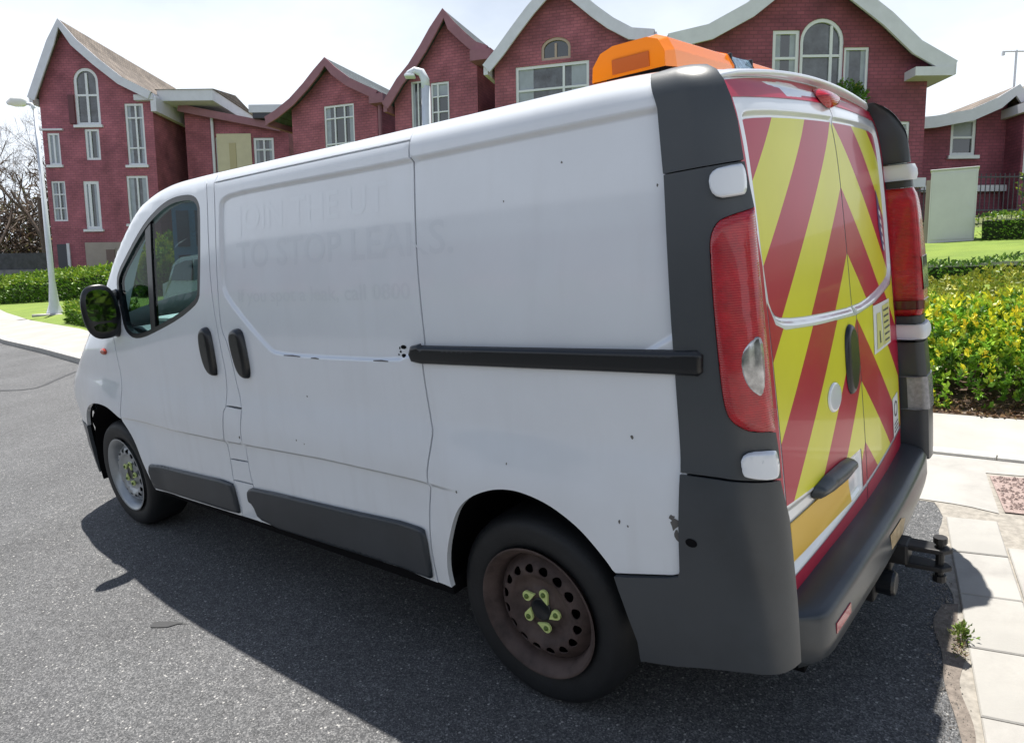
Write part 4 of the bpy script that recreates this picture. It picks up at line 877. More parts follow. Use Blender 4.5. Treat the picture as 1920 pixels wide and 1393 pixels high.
panel('corner_liner', [(.15, .42), (.54, .45), (.49, 1.0), (.40, 1.65), (.33, 1.84), (.2, 1.86), (.2, 1.6)], lambda a, b, o: CL(a, b, np.full(np.shape(a), -.03)), VOID, van, h=.06, thick=0, out=(.5, -1, 0))
right_piece('upper_pillar_trim', 1.637, 1.878, DARK, .007, nz=14); right_piece('pillar_trim', 1.540, 1.633, DARK); right_piece('pillar_trim', 1.022, 1.538, DARK, vb=.42); right_piece('pillar_trim', .915, 1.020, DARK); right_piece('lower_corner_trim', .405, .911, BUMP, .010)
rl = right_piece('tail_lamp', 1.023, 1.537, REDL, .006, va=.40, bulge=.016, nz=20)
right_piece('reversing_lens', 1.13, 1.262, CLEARL, .0245, va=.60, vb=.80, par=rl, nz=8); right_piece('lamp_band', 1.05, 1.085, REDDK, .0222, va=.45, vb=.99, par=rl)
right_piece('hinge_cap', 1.568, 1.630, MATW, .018, va=.50, vb=.985, bulge=.006); right_piece('hinge_cap', .925, .985, MATW, .018, va=.50, vb=.985, bulge=.006)
fg = right_piece('fog_lamp', .625, .765, mat('ribbed_clear_lens', (.28, .28, .30), .2, coat=.5, var=.25, vscale=60), .014, va=.46, vb=.93, nz=8)
# --- rear doors
topz = lambda y: 1.893-.052*((y-.05)/.8)**2
YC = .05; rx = dict(out=(1, 0, 0))
dl = panel('rear_door', [(y, topz(y)) for y in np.linspace(-.765, YC-.0035, 14)]+[(YC-.0035, .455), (-.70, .47), (-.735, .50), (-.735, .75), (-.772, .86), (-.785, 1.0), (-.775, 1.2), (-.775, 1.6)], SD, WHITE, van, h=.035, thick=.02, feats=[list(RECR)+[RECR[0]], PLREC+[PLREC[0]]], **rx)
dr = panel('rear_door', [(y, topz(y)) for y in np.linspace(YC+.0035, .775, 14)]+[(.785, 1.6), (.785, 1.2), (.79, 1.0), (.78, .86), (.76, .75), (.76, .46), (YC+.0035, .455)], SD, WHITE, van, h=.035, thick=.02, feats=[list(RECR)+[RECR[0]]], **rx)
panel('door_liner', [(-.74, .47), (.74, .47), (.76, 1.5), (.72, 1.84), (-.72, 1.84), (-.76, 1.5)], lambda a, b, o: np.stack([xdoor(a, b)-.04, a, b], -1), VOID, van, h=.1, thick=0, **rx)
def clip(P, lo, hi):   # keep the part of an outline between two y values
    P = resample(P, .02); out_ = []
    n = len(P)
    for i in range(n):
        a, b = P[i], P[(i+1) % n]; ia = lo <= a[0] <= hi; ib = lo <= b[0] <= hi
        if ia: out_.append(tuple(a))
        if ia != ib:
            e = lo if (a[0] < lo or b[0] < lo) else hi; t = (e-a[0])/(b[0]-a[0]); out_.append((e, a[1]+t*(b[1]-a[1])))
    return out_
wi = inset(RECR, .012); o3 = dict(h=.045, off=.0016, thick=0, **rx)
panel('chevron_sheet', clip(wi, -.8, YC-.004), SD, CHEV, dl, feats=(), **o3); panel('chevron_sheet', clip(wi, YC+.004, .9), SD, CHEV, dr, **o3)
crease = [(-.712, 1.30), (-.672, 1.236), (-.61, 1.212), (-.371, 1.183), (.046, 1.144)]
panel('chevron_sheet', crease+[(.046, .56), (-.005, .56), (-.012, .70), (-.35, .728), (-.712, .762)], SD, CHEV, dl, **o3)
panel('chevron_sheet', [(.054, 1.143), (.3455, 1.142), (.69, 1.166), (.735, 1.20), (.742, 1.0), (.742, .56), (.054, .56)], SD, CHEV, dr, **o3)
band = [(y, topz(y)-.004) for y in np.linspace(-.762, YC-.004, 12)]; bandb = [(y, 1.826-.030*((y-.1)/.85)**2) for y in np.linspace(YC-.004, -.738, 10)]
panel('red_strip', band+bandb+[(-.735, 1.65), (-.731, 1.52), (-.7145, 1.39), (-.716, 1.32), (-.718, 1.05), (-.72, .765), (-.715, .57), (-.727, .50), (-.733, .51), (-.733, .75), (-.770, .86), (-.782, 1.0), (-.772, 1.2), (-.772, 1.6)], SD, REDS, dl, **o3)
panel('red_strip', [(y, topz(y)-.004) for y in np.linspace(YC+.004, .772, 12)]+[(.782, 1.6), (.782, 1.2), (.786, 1.0), (.776, .86), (.757, .75), (.757, .55), (.745, .56), (.747, 1.0), (.752, 1.25), (.752, 1.70), (.748, 1.79)]+[(y, 1.826-.030*((y-.1)/.85)**2) for y in np.linspace(.74, YC+.004, 10)], SD, REDS, dr, **o3)
panel('red_strip', [(-.715, .552), (.046, .545), (.046, .463), (-.69, .478)], SD, REDS, dl, **o3)
panel('red_strip', [(.054, .545), (.745, .545), (.745, .468), (.054, .463)], SD, REDS, dr, **o3)
panel('brake_lamp', ell(.03, 1.846, .085, .034, 24), SD, REDL, dl, h=.015, off=.004, dome=(.034, .034), thick=.02, **rx)
panel('door_handle', chaikin([(-.095, 1.125), (-.045, 1.135), (.0, 1.10), (.01, 1.02), (-.02, .93), (-.085, .90), (-.125, .93), (-.130, 1.0), (-.120, 1.09)], 2), SD, BLACK, dl, h=.02, off=.003, dome=(.014, .02), thick=.01, **rx)
panel('lock_disc', ell(-.275, .945, .062, .045, 20), SD, WHITE, dl, h=.02, off=.003, dome=(.006, .008), thick=.006, **rx)
panel('number_plate', [(-.675, .695), (-.155, .672), (-.155, .565), (-.675, .585)], SD, PLATE, dl, h=.06, off=.006, thick=.004, **rx)
pb = panel('plate_grip', chaikin([(-.50, .752), (-.19, .733), (-.165, .70), (-.185, .662), (-.48, .690), (-.515, .715)], 1), SD, DARK, dl, h=.02, off=.004, dome=(.040, .035), thick=.02, **rx)
st = panel('warning_sticker', [(.30, 1.135), (.62, 1.118), (.60, .945), (.27, .962)], SD, STICKW, dr, h=.06, off=.003, thick=0, **rx)
panel('sticker_triangle', [(.35, 1.10), (.42, 1.095), (.44, .965), (.32, .970)], SD, STICKY, dr, h=.06, off=.0042, thick=0, **rx)
panel('sticker_text_area', [(.46, 1.112), (.605, 1.106), (.588, .956), (.45, .963)], SD, STICKY, dr, h=.06, off=.0042, thick=0, **rx)
panel('sticker_mark', [(.375, 1.03), (.39, 1.03), (.392, .985), (.373, .985)], SD, INK, dr, h=.06, off=.0054, thick=0, **rx)
for i in range(6): panel('sticker_line', [(.475, 1.095-i*.023), (.585-.01*(i % 3), 1.090-i*.023), (.585-.01*(i % 3), 1.083-i*.023), (.475, 1.088-i*.023)], SD, INK, dr, h=.1, off=.0054, thick=0, **rx)
st = panel('edge_sticker', [(.60, 1.545), (.645, 1.50), (.70, 1.31), (.655, 1.30), (.60, 1.40)], SD, STICKB, dr, h=.06, off=.003, thick=0, **rx)
for i in range(5): panel('sticker_mark', [(.618+.010*i, 1.47-i*.034), (.655+.008*i, 1.455-i*.034), (.655+.008*i, 1.435-i*.034), (.618+.010*i, 1.45-i*.034)], SD, STICKW, dr, h=.1, off=.0042, thick=0, **rx)
st = panel('badge_sticker', [(.56, .72), (.69, .72), (.69, .56), (.56, .56)], SD, STICKW, dr, h=.06, off=.003, thick=0, **rx)
panel('sticker_ring', ell(.625, .665, .040, .032, 18), SD, INK, dr, holes=[ell(.625, .665, .031, .024, 18)], h=.05, off=.0042, thick=0, **rx)
for i in range(3): panel('sticker_line', [(.58, .61-i*.016), (.67, .61-i*.016), (.67, .605-i*.016), (.58, .605-i*.016)], SD, INK, dr, h=.1, off=.0042, thick=0, **rx)
# --- rear bumper
def bz(y): return .505-.045*np.clip((y+.4)/1.2, 0, 1)
ys = np.linspace(-.80, .80, 49); V = []; F = []
for y in ys:
    e = min(1., (.80-abs(y))/.10); k = math.sqrt(max(0., 1-(1-e)**2)); xb = 3.885+(.085-.025*(y/.8)**2)*k; z0 = float(bz(y))
    row = [(3.83, z0+.004), (3.865, z0+.004), (3.875+(xb-3.905)*.5, z0+.001), (xb-.032*k, z0-.003), (xb-.014*k, z0-.007), (xb-.004*k, z0-.016), (xb, z0-.030), (xb+.003*k, z0-.09), (xb-.004*k, z0-.135), (xb-.028*k, z0-.150), (3.84, z0-.160)]
    V += [(a, y, b) for a, b in row]
m_ = len(row)
for i in range(len(ys)-1):
    for j in range(m_-1): F.append((i*m_+j, i*m_+j+1, (i+1)*m_+j+1, (i+1)*m_+j))
rb = mkobj('rear_bumper', mkmesh('rear_bumper', V, F), BUMP, van)
SB = lambda a, b, o: np.stack([3.885+(.085-.025*(a/.8)**2)-.02*np.abs((b+.045)/.1)*0+.002+o, a, bz(a)+b], -1)
panel('reflector', [(-.70, -.055), (-.58, -.055), (-.58, -.085), (-.70, -.085)], SB, mat('pink_reflector', (.42, .03, .06), .25, coat=.6), rb, h=.03, off=.002, thick=.004, **rx)
panel('scuffed_sticker', [(-.13, -.04), (.05, -.045), (.12, -.07), (.08, -.11), (-.10, -.10)], SB, mat('faded_tan_sticker', (.40, .30, .17), .6, var=.3, vscale=25), rb, h=.03, off=.001, thick=0, **rx)
# --- tow bar
tow = MB().box((3.72, .01, .255), (3.95, .09, .325)).build('tow_bracket', IRON, van, bevel=.006)
MB().box((3.93, .005, .29), (4.00, .095, .365)).build('tow_block', IRON, tow, bevel=.008)
for z_ in (.345, .282): MB().add([(3.99, .015, z_), (4.10, .02, z_), (4.125, .05, z_), (4.10, .08, z_), (3.99, .085, z_), (3.99, .015, z_+.018), (4.10, .02, z_+.018), (4.125, .05, z_+.018), (4.10, .08, z_+.018), (3.99, .085, z_+.018)], [(4,3,2,1,0), (5,6,7,8,9)]+[(i, (i+1) % 5, 5+(i+1) % 5, 5+i) for i in range(5)]).build('jaw_plate', IRON, tow, bevel=.004)
MB().tube([(4.088, .05, .245), (4.088, .05, .385)], .013, 10).build('tow_pin', IRON, tow)
MB().tube([(4.088, .05, .378), (4.088, .05, .398)], .021, 10).build('pin_head', IRON, tow); MB().tube([(4.088, .05, .240), (4.088, .05, .262)], .020, 10).build('pin_nut', IRON, tow)
MB().tube([(3.91, -.09, .268), (3.975, -.09, .268), (3.985, -.09, .268)], [.040, .043, .036], 18).build('trailer_socket', BLACK, van, bevel=.004)
MB().box((3.86, -.15, .215), (3.93, -.03, .30)).build('socket_plate', IRON, van, bevel=.006)
# --- underbody, wheel wells, cab interior
MB().box((-.55, -.60, .20), (3.84, .60, .36)).build('underbody', VOID, van)
for s in (-1, 1):
    MB().box((.52, s*.60-.26*(s > 0)*0, .30), (2.74, s*.905, .36)).build('side_sill', VOID, van)
    for cx, x_a, x_b in ((.09, -.36, .55), (3.115, 2.76, 3.56)):
        V = []; F = []; n = 20
        for i in range(n+1):
            t = math.radians((180 if cx > 1 else 194)*i/n); r = .432
            for y in (.925 if .7 < t < 2.4 else .90, .50): V.append((cx+r*math.cos(t), s*y, .35+r*math.sin(t)))
        for i in range(n): F.append((2*i, 2*i+1, 2*i+3, 2*i+2))
        k = len(V); V.append((cx, s*.50, .35)); F += [(2*i+1, k, 2*i+3) for i in range(n)]
        mkobj('wheel_well', mkmesh('wheel_well', V, F), VOID, van)
MB().box((1.50, -.79, .36), (1.53, .79, 1.80)).build('bulkhead', VOID, van)
MB().box((-.30, -.70, .36), (1.50, .70, .40)).build('cab_floor', VOID, van)
V = []; F = []
prof = [(.02, .80), (.02, 1.14), (.10, 1.19), (.26, 1.20), (.40, 1.18), (.48, 1.13), (.52, 1.05), (.50, .90), (.42, .70)]
for y in (-.76, .76): V += [(a, y, b) for a, b in prof]
k = len(prof); F = [(i, i+1, k+i+1, k+i) for i in range(k-1)]+[tuple(range(k)), tuple(range(2*k-1, k-1, -1))]
dash = mkobj('dashboard', mkmesh('dashboard', V, F, smooth=False), DASH, van)
MB().box((.30, -.68, 1.195), (.50, -.44, 1.245)).build('air_vent', DASHL, dash, bevel=.02)
for i in range(4): MB().box((.505, -.66+i*.05, 1.15), (.512, -.63+i*.05, 1.225)).build('vent_slat', BLACK, dash)
MB().box((.25, -.40, 1.19), (.45, .70, 1.225)).build('dash_top', DASHL, dash, bevel=.02)
ring = [(.66+.10*math.cos(t)*.35, .38+.19*math.cos(t+math.pi/2), 1.14+.19*math.sin(t+math.pi/2)*.9) for t in (2*math.pi*i/28 for i in range(29))]
MB().tube(ring, .014, 8, cap=False).build('steering_wheel', BLACK, dash, smooth=True)
MB().box((.75, .60, .80), (1.45, .66, 1.17)).build('off_side_door_card', DASH, van, bevel=.02)
# --- mirror
mr_ = bpy.data.meshes.new('mirror_housing'); bm = bmesh.new(); bmesh.ops.create_uvsphere(bm, u_segments=28, v_segments=18, radius=1)
for v in bm.verts:
    c = v.co; f_ = lambda a, p: math.copysign(abs(a)**p, a)
    v.co = Vector((.06*f_(c.x, .8) if c.x < 0 else .030*f_(c.x, .6), .088*f_(c.y, .75), .142*f_(c.z, .8)))
bm.to_mesh(mr_); bm.free(); mr_.polygons.foreach_set('use_smooth', [True]*len(mr_.polygons))
mir = mkobj('door_mirror', mr_, BLACK, van); mir.location = (.44, -.985, 1.325); mir.rotation_euler = (0, math.radians(-4), math.radians(-14))
fl = lambda a, b, o: np.stack([np.full(np.shape(a), .0305)+o, a, b], -1)
panel('mirror_glass', chaikin([(-.058, .085), (-.03, .115), (.03, .112), (.062, .08), (.066, .0), (.060, -.05), (-.055, -.05), (-.066, .0)], 1), fl, MIRROR, mir, h=.03, thick=.004, **rx)
panel('lower_mirror_glass', chaikin([(-.055, -.062), (.060, -.062), (.045, -.105), (-.04, -.105)], 1), fl, MIRROR, mir, h=.03, thick=.004, **rx)
MB().tube([(.43, -.865, 1.20), (.43, -.95, 1.24), (.43, -1.0, 1.27)], [.05, .04, .035], 10).build('mirror_arm', BLACK, van, smooth=True)
MB().tube([(.40, -.86, 1.39), (.42, -.94, 1.385), (.43, -1.0, 1.37)], [.045, .03, .025], 10).build('mirror_arm', BLACK, van, smooth=True)
# --- wheels
def wheel(cx, s, steel, yo=.90):
    cz = .328; R_ = .328; w = []
    prof = [(.215, .215), (.222, .228), (.235, .285), (.226, .305), (.205, .322), (.175, .328), (.10, .329), (.03, .328), (.005, .312), (.0, .27), (.02, .22)]
    ty = lathe('tyre', [(s*(yo-.225+a), r) for a, r in [(p[0]-.012, p[1]) for p in prof][::-1]], RUBBER, van, cx, cz, 72); ty.name = 'wheel'
    rim = lathe('rim', [(s*(yo-.002), .223), (s*(yo-.0), .217), (s*(yo-.012), .211), (s*(yo-.020), .199), (s*(yo-.045), .190), (s*(yo-.070), .184)], steel, ty, cx, cz, 72)
    prof_r = np.array([0, .05, .062, .075, .10, .128, .142, .160, .184]); prof_y = np.array([.036, .036, .037, .046, .042, .024, .024, .036, .064])
    pf = spline(prof_r, prof_y)
    Sd = lambda a, b, o: np.stack([cx+a, s*(yo-pf(np.hypot(a, b))+o), cz+b], -1)
    hl = [ell(.143*math.cos(t), .143*math.sin(t), .018, .0145, 14, t+math.pi/2) for t in (2*math.pi*(i+.5)/16 for i in range(16))]
    panel('wheel_disc', ell(0, 0, .184, .184, 64), Sd, steel, ty, holes=hl, h=.018, thick=.004, out=(0, s, 0))
    lathe('wheel_back', [(s*(yo-.10), .19), (s*(yo-.11), .001)], VOID, ty, cx, cz, 32)
    hub = lathe('hub_cap', [(s*(yo-.040), .040), (s*(yo-.031), .039), (s*(yo-.030), .034), (s*(yo-.033), .030), (s*(yo-.033), .001)], BLACK, ty, cx, cz, 24)
    for i in range(5):
        t = 2*math.pi*i/5+1.25; px, pz = .062*math.cos(t), .062*math.sin(t); a = t-math.pi/2-.55 if i % 2 else t-math.pi/2-.9
        tip = (px+.036*math.cos(a), pz+.036*math.sin(a)); circ = [(px+.017*math.cos(a+q), pz+.017*math.sin(a+q)) for q in np.radians(np.arange(50, 311, 26))]
        nut = panel('nut_pointer', [tip]+circ, lambda a_, b_, o: np.stack([cx+a_, s*(yo-.026+o), cz+b_], -1), NUTY, ty, holes=[ell(px, pz, .0085, .0085, 10)], h=.02, off=0, thick=.008, out=(0, s, 0))
        lathe('wheel_nut', [(s*(yo-.040), .0085), (s*(yo-.022), .0085), (s*(yo-.019), .006), (s*(yo-.019), .0005)], NUTD, ty, cx+px, cz+pz, 8)
    return ty
w = wheel(.0+.03, -1, SILVER); w['label'] = 'front wheel with silver steel disc'
w = wheel(3.098, -1, RUST); w['label'] = 'rear wheel with rust-brown steel disc and yellow nut pointers'
wheel(.03, 1, SILVER); wheel(3.098, 1, RUST)
# --- amber beacon bar on the roof
bar = MB().box((3.26, -.50, 1.915), (3.44, .56, 1.955)).build('beacon_bar', BLACK, van)
def lens(name, y0, y1, m, tap0, tap1, par):
    b = []; 
    for (y, tp) in ((y0, tap0), (y0+(.05 if tap0 else .004), 0), (y1-(.05 if tap1 else .004), 0), (y1, tap1)):
        pr_ = [(3.215, 1.955), (3.225, 2.005), (3.255, 2.045), (3.30, 2.06), (3.42, 2.06), (3.455, 2.045), (3.475, 2.005), (3.48, 1.955)]
        b.append([((x-3.35)*(1-tp*.25)+3.35, y, 1.943+(z-1.955)*.95*(1-tp*.45)) for x, z in pr_])
    V = [p for r in b for p in r]; k = 8; F = [(i*k+j, i*k+j+1, (i+1)*k+j+1, (i+1)*k+j) for i in range(3) for j in range(7)]+[tuple(range(k)), tuple(range(4*k-1, 3*k-1, -1))]
    o = mkobj(name, mkmesh(name, V, F, smooth=False), m, par); bv = o.modifiers.new('bevel', 'BEVEL'); bv.width = .012; bv.segments = 3; bv.limit_method = 'ANGLE'; bv.angle_limit = math.radians(25)
    return o
l1 = lens('amber_lens', -.53, -.045, AMBER, .35, 0, bar); lens('amber_lens', .16, .66, AMBER, 0, .7, bar)
lens('centre_lens', -.03, .145, mat('clear_blue_lens', (.16, .24, .30), .15, coat=.6, var=.6, vscale=45), 0, 0, bar)
for y in (-.038, .152): MB().box((3.224, y-.007, 1.93), (3.470, y+.007, 2.034)).build('divider', BLACK, bar, bevel=.006)
MB().box((3.30, -.5335, 1.952), (3.42, -.5300, 1.992)).build('lens_insert', AMBERD, bar)
# --- ghost lettering left on the paint
def ghost(txt, x0, x1, zb, zt, m):
    cu = bpy.data.curves.new('t', 'FONT'); cu.body = txt; cu.size = 1; cu.offset = .012; cu.resolution_u = 3; ob = bpy.data.objects.new('t', cu); COL.objects.link(ob)
    dg = bpy.context.evaluated_depsgraph_get(); me = bpy.data.meshes.new_from_object(ob.evaluated_get(dg)); bpy.data.objects.remove(ob)
    V = np.array([v.co[:] for v in me.vertices]); hi = V.max(0); lo = V.min(0); cap = .70
    x = x0+(V[:, 0]-lo[0])/(hi[0]-lo[0])*(x1-x0); z = zb+V[:, 1]/cap*(zt-zb)
    o_ = np.full(len(x), .0006); P = SL(x, z, o_); N_ = np.cross(SL(x+.002, z, o_)-SL(x-.002, z, o_), SL(x, z+.002, o_)-SL(x, z-.002, o_)); N_ /= np.linalg.norm(N_, axis=1)[:, None]
    if N_[:, 1].mean() > 0: N_ = -N_
    polys = [tuple(p.vertices) for p in me.polygons if not any(2.745 < x[v] < 2.782 for v in p.vertices)]; bpy.data.meshes.remove(me); par_ = list(range(len(P)))
    def find(i):
        while par_[i] != i: par_[i] = par_[par_[i]]; i = par_[i]
        return i
    for p in polys:
        for v in p[1:]: par_[find(v)] = find(p[0])
    groups = {}
    for p in polys: groups.setdefault(find(p[0]), []).append(p)
    for g_ in groups.values():                                   # every letter is a piece of its own
        ids = sorted({v for p in g_ for v in p}); mp_ = {v: i for i, v in enumerate(ids)}
        mkobj('ghost_letter', mkmesh('ghost_letter', P[ids], [tuple(mp_[v] for v in p) for p in g_], N_[ids]), m, slide)
ghost('JOIN THE UT', 1.690, 2.62, 1.640, 1.735, GHOSTL); ghost('TO STOP LEAKS.', 1.685, 2.92, 1.490, 1.592, GHOST); ghost('If you spot a leak, call 0800', 1.675, 2.72, 1.352, 1.405, GHOST)
# --- paint chips
for (x, z, s) in ((3.634, .772, .014), (3.640, .742, .011), (3.630, .790, .009), (3.476, .749, .004), (3.50, .74, .003), (2.88, .735, .004), (3.32, 1.70, .003), (3.12, 1.62, .0025), (3.52, .985, .005), (3.60, 1.61, .003), (2.0, .80, .004), (2.05, .79, .003), (1.62, 1.16, .002), (3.1, .86, .003), (2.1, .985, .004), (1.557, .76, .007)):
    P = [(x+s*random.uniform(.5, 1.2)*math.cos(t), z+1.4*s*random.uniform(.4, 1.2)*math.sin(t)) for t in (2*math.pi*i/9 for i in range(9))]
    panel('paint_chip', P, SL, CHIP, van, h=.02, off=.0008, thick=0)
for (xa, za, xb, zb_) in ((1.98, 1.1405, 2.09, 1.139), (2.52, 1.1425, 2.60, 1.1435), (2.16, 1.137, 2.21, 1.136)):
    panel('paint_scratch', [(xa, za), (xb, zb_), (xb, zb_+.003), ((xa+xb)/2, (za+zb_)/2+.005), (xa, za+.003)], SL, CHIP, van, h=.02, off=.001, thick=0)

# ------------------------------------------------------------------ vegetation
def leaf_mat(name, trans=.25, rough=.45):
    m = bpy.data.materials.new(name); m.use_nodes = True; t = m.node_tree; b = t.nodes['Principled BSDF']; o = t.nodes['Material Output']
    at = t.nodes.new('ShaderNodeAttribute'); at.attribute_name = 'leafcol'; t.links.new(at.outputs['Color'], b.inputs['Base Color']); b.inputs['Roughness'].default_value = rough
    tr = t.nodes.new('ShaderNodeBsdfTranslucent'); t.links.new(at.outputs['Color'], tr.inputs[0])
    mx_ = t.nodes.new('ShaderNodeMixShader'); mx_.inputs[0].default_value = trans; t.links.new(b.outputs[0], mx_.inputs[1]); t.links.new(tr.outputs[0], mx_.inputs[2]); t.links.new(mx_.outputs[0], o.inputs[0])
    return m
LEAF = leaf_mat('leaves')
BARK = mat('bark', (.13, .10, .08), .9, var=.3, vscale=8)
def leaves(name, P, N, size, colour, parent=None, mw=None, fold=.25, aspect=.5):
    """one folded leaf (two quads) per point: P points, N leaf directions (tips), size per leaf, colour per leaf"""
    n = len(P); P = np.asarray(P, float); D = np.asarray(N, float); D /= np.linalg.norm(D, axis=1)[:, None]+1e-9
    R_ = rng.normal(size=(n, 3)); S_ = np.cross(D, R_); S_ /= np.linalg.norm(S_, axis=1)[:, None]+1e-9; U = np.cross(S_, D)
    L = np.asarray(size)[:, None]; w = L*aspect*.5
    v = np.stack([P, P+D*L*.5+S_*w+U*L*fold*.4, P+D*L-U*L*.12, P+D*L*.5-S_*w+U*L*fold*.4, P+D*L*.5], 1).reshape(-1, 3)
    k = np.arange(n)[:, None]*5; f = np.concatenate([k+np.array([0, 1, 2, 4]), k+np.array([0, 4, 2, 3])], 1).reshape(-1, 4)
    me = bpy.data.meshes.new(name); me.vertices.add(len(v)); me.vertices.foreach_set('co', v.ravel()); me.loops.add(f.size); me.loops.foreach_set('vertex_index', f.ravel())
    me.polygons.add(len(f)); me.polygons.foreach_set('loop_start', np.arange(len(f))*4); me.polygons.foreach_set('loop_total', np.full(len(f), 4)); me.update(calc_edges=True)
    c = np.ones((len(v), 4)); c[:, :3] = np.repeat(np.asarray(colour), 5, 0); a = me.attributes.new('leafcol', 'FLOAT_COLOR', 'POINT'); a.data.foreach_set('color', c.ravel())
    return mkobj(name, me, LEAF, parent, mw)
def mixcol(n, cols, p):
    c = np.array(cols)[rng.choice(len(cols), n, p=p)]; return np.clip(c*rng.uniform(.75, 1.25, (n, 1)), 0, 1)
GREENS = [(.05, .125, .014), (.085, .19, .02), (.14, .27, .03)]
def clump_shrub(name, label, cat, cx, cy, rx, ry, hgt, n, size, cols, p, tipcols, tipfrac, frame=STREET, z0=0., group=None, tops=None):
    """shrub: sprigs spread through a lumpy dome, each sprig a short stem with leaves round it"""
    o = Matrix.Translation((cx, cy, z0)); root = empty(name, label, cat, frame @ o, group)
    lumps = [(random.uniform(-.6, .6)*rx, random.uniform(-.6, .6)*ry, random.uniform(.65, 1.0)) for _ in range(9)]
    ns = n//9; t = rng.uniform(0, 2*math.pi, ns); q = np.sqrt(rng.uniform(0, 1, ns)); X = np.cos(t)*q*rx; Y = np.sin(t)*q*ry
    H = np.zeros(ns)
    for lx, ly, lh in lumps: H = np.maximum(H, lh*hgt*np.sqrt(np.maximum(0, 1-((X-lx)/(rx*.75))**2-((Y-ly)/(ry*.75))**2)))
    H = np.maximum(H, hgt*.35*np.sqrt(np.maximum(0, 1-q**2)))
    f = 1-rng.uniform(0, 1, ns)**2.2*.92; Z = H*f+rng.normal(0, .02*hgt, ns)
    dirs = np.stack([X/rx*.7+rng.normal(0, .35, ns), Y/ry*.7+rng.normal(0, .35, ns), .35+.8*f], 1); dirs /= np.linalg.norm(dirs, axis=1)[:, None]
    tip = (rng.uniform(0, 1, ns) < tipfrac*np.clip((f-.55)*2.6, 0, 1))
    P = []; D = []; S_ = []; C_ = []
    base = mixcol(ns, cols, p); tc_ = mixcol(ns, tipcols, [1/len(tipcols)]*len(tipcols))
    for k in range(9):
        s = k/9; pos = np.stack([X, Y, Z], 1)+dirs*(s*size*1.6)[..., None] if np.ndim(s) else np.stack([X, Y, Z], 1)+dirs*(s*size*1.6)
        r = rng.normal(size=(ns, 3)); r -= dirs*(r*dirs).sum(1)[:, None]; r /= np.linalg.norm(r, axis=1)[:, None]
        d = r*(1.0-.55*s)+dirs*(.35+.8*s); P.append(pos); D.append(d); S_.append(size*rng.uniform(.7, 1.25, ns)*(1-.3*s)); c = base.copy(); m = tip & (s > .25); c[m] = tc_[m]; C_.append(c*rng.uniform(.85, 1.15, (ns, 1)))
    lf = leaves('foliage', np.vstack(P), np.vstack(D), np.concatenate(S_), np.vstack(C_), root); lf['kind'] = 'stuff'
    mb = MB()
    for i in range(14):
        k = random.randrange(ns); mb.tube([(X[k]*.15, Y[k]*.15, -.03), (X[k]*.6, Y[k]*.6, Z[k]*.55), (X[k], Y[k], max(.03, Z[k]*.95))], [.012, .008, .004], 5, cap=False)
    mb.build('stems', BARK, root, smooth=True); return root
YEL = [(.72, .68, .03), (.66, .64, .04), (.72, .58, .03), (.50, .58, .05), (.42, .54, .05)]
# flowering shrubs in the bed behind the van (front row, then the olive row behind)
front = [(3.05, 3.60, .66, .62, .72), (3.78, 3.56, .62, .60, .68), (4.42, 3.60, .64, .62, .74), (5.05, 3.58, .62, .60, .70), (2.3, 3.7, .62, .6, .7), (5.7, 3.7, .6, .6, .72)]
lab = ['gold-flecked green shrub hidden mostly behind the right tail lamp', 'gold-flecked green shrub beside the right tail lamp', 'gold-flecked green shrub, nearest the right edge of the picture', 'gold-flecked green shrub just outside the right edge', 'gold-flecked green shrub behind the van doors', 'gold-flecked green shrub farthest along the bed']
for i, (cx, cy, a, b, h_) in enumerate(front):
    clump_shrub('flowering_shrub', lab[i], 'shrub', cx, cy, a, b, h_, 9000 if i in (0, 1, 2) else 4500, .052, [(.11, .27, .022), (.19, .39, .03), (.32, .50, .045), (.06, .15, .016)], [.28, .32, .30, .10], YEL, .72, group='flowering shrubs in the bed')
back = [(2.6, 4.85, .70, .60, .60), (3.4, 4.9, .72, .62, .62), (4.25, 4.85, .72, .62, .68), (5.1, 4.9, .7, .6, .70), (3.0, 5.8, .75, .6, .56), (3.95, 5.8, .75, .6, .66), (4.85, 5.8, .75, .6, .80)]
lab2 = ['olive shrub behind the right rear hinge', 'olive shrub between the tail lamp and the lawn', 'olive shrub below the lawn near the right edge', 'olive shrub outside the right edge', 'clipped olive shrub nearest the lawn behind the lamp', 'clipped olive shrub nearest the lawn at centre of bed', 'taller dark shrub nearest the lawn at right edge']
for i, (cx, cy, a, b, h_) in enumerate(back):
    dk = i in (3, 6)
    clump_shrub('olive_shrub', lab2[i], 'shrub', cx, cy, a, b, h_, 4200, .05, GREENS if dk else [(.22, .28, .03), (.30, .34, .04), (.15, .25, .025)], [.4, .4, .2], [(.32, .36, .04), (.42, .40, .04)], .5, group='olive shrubs along the lawn')
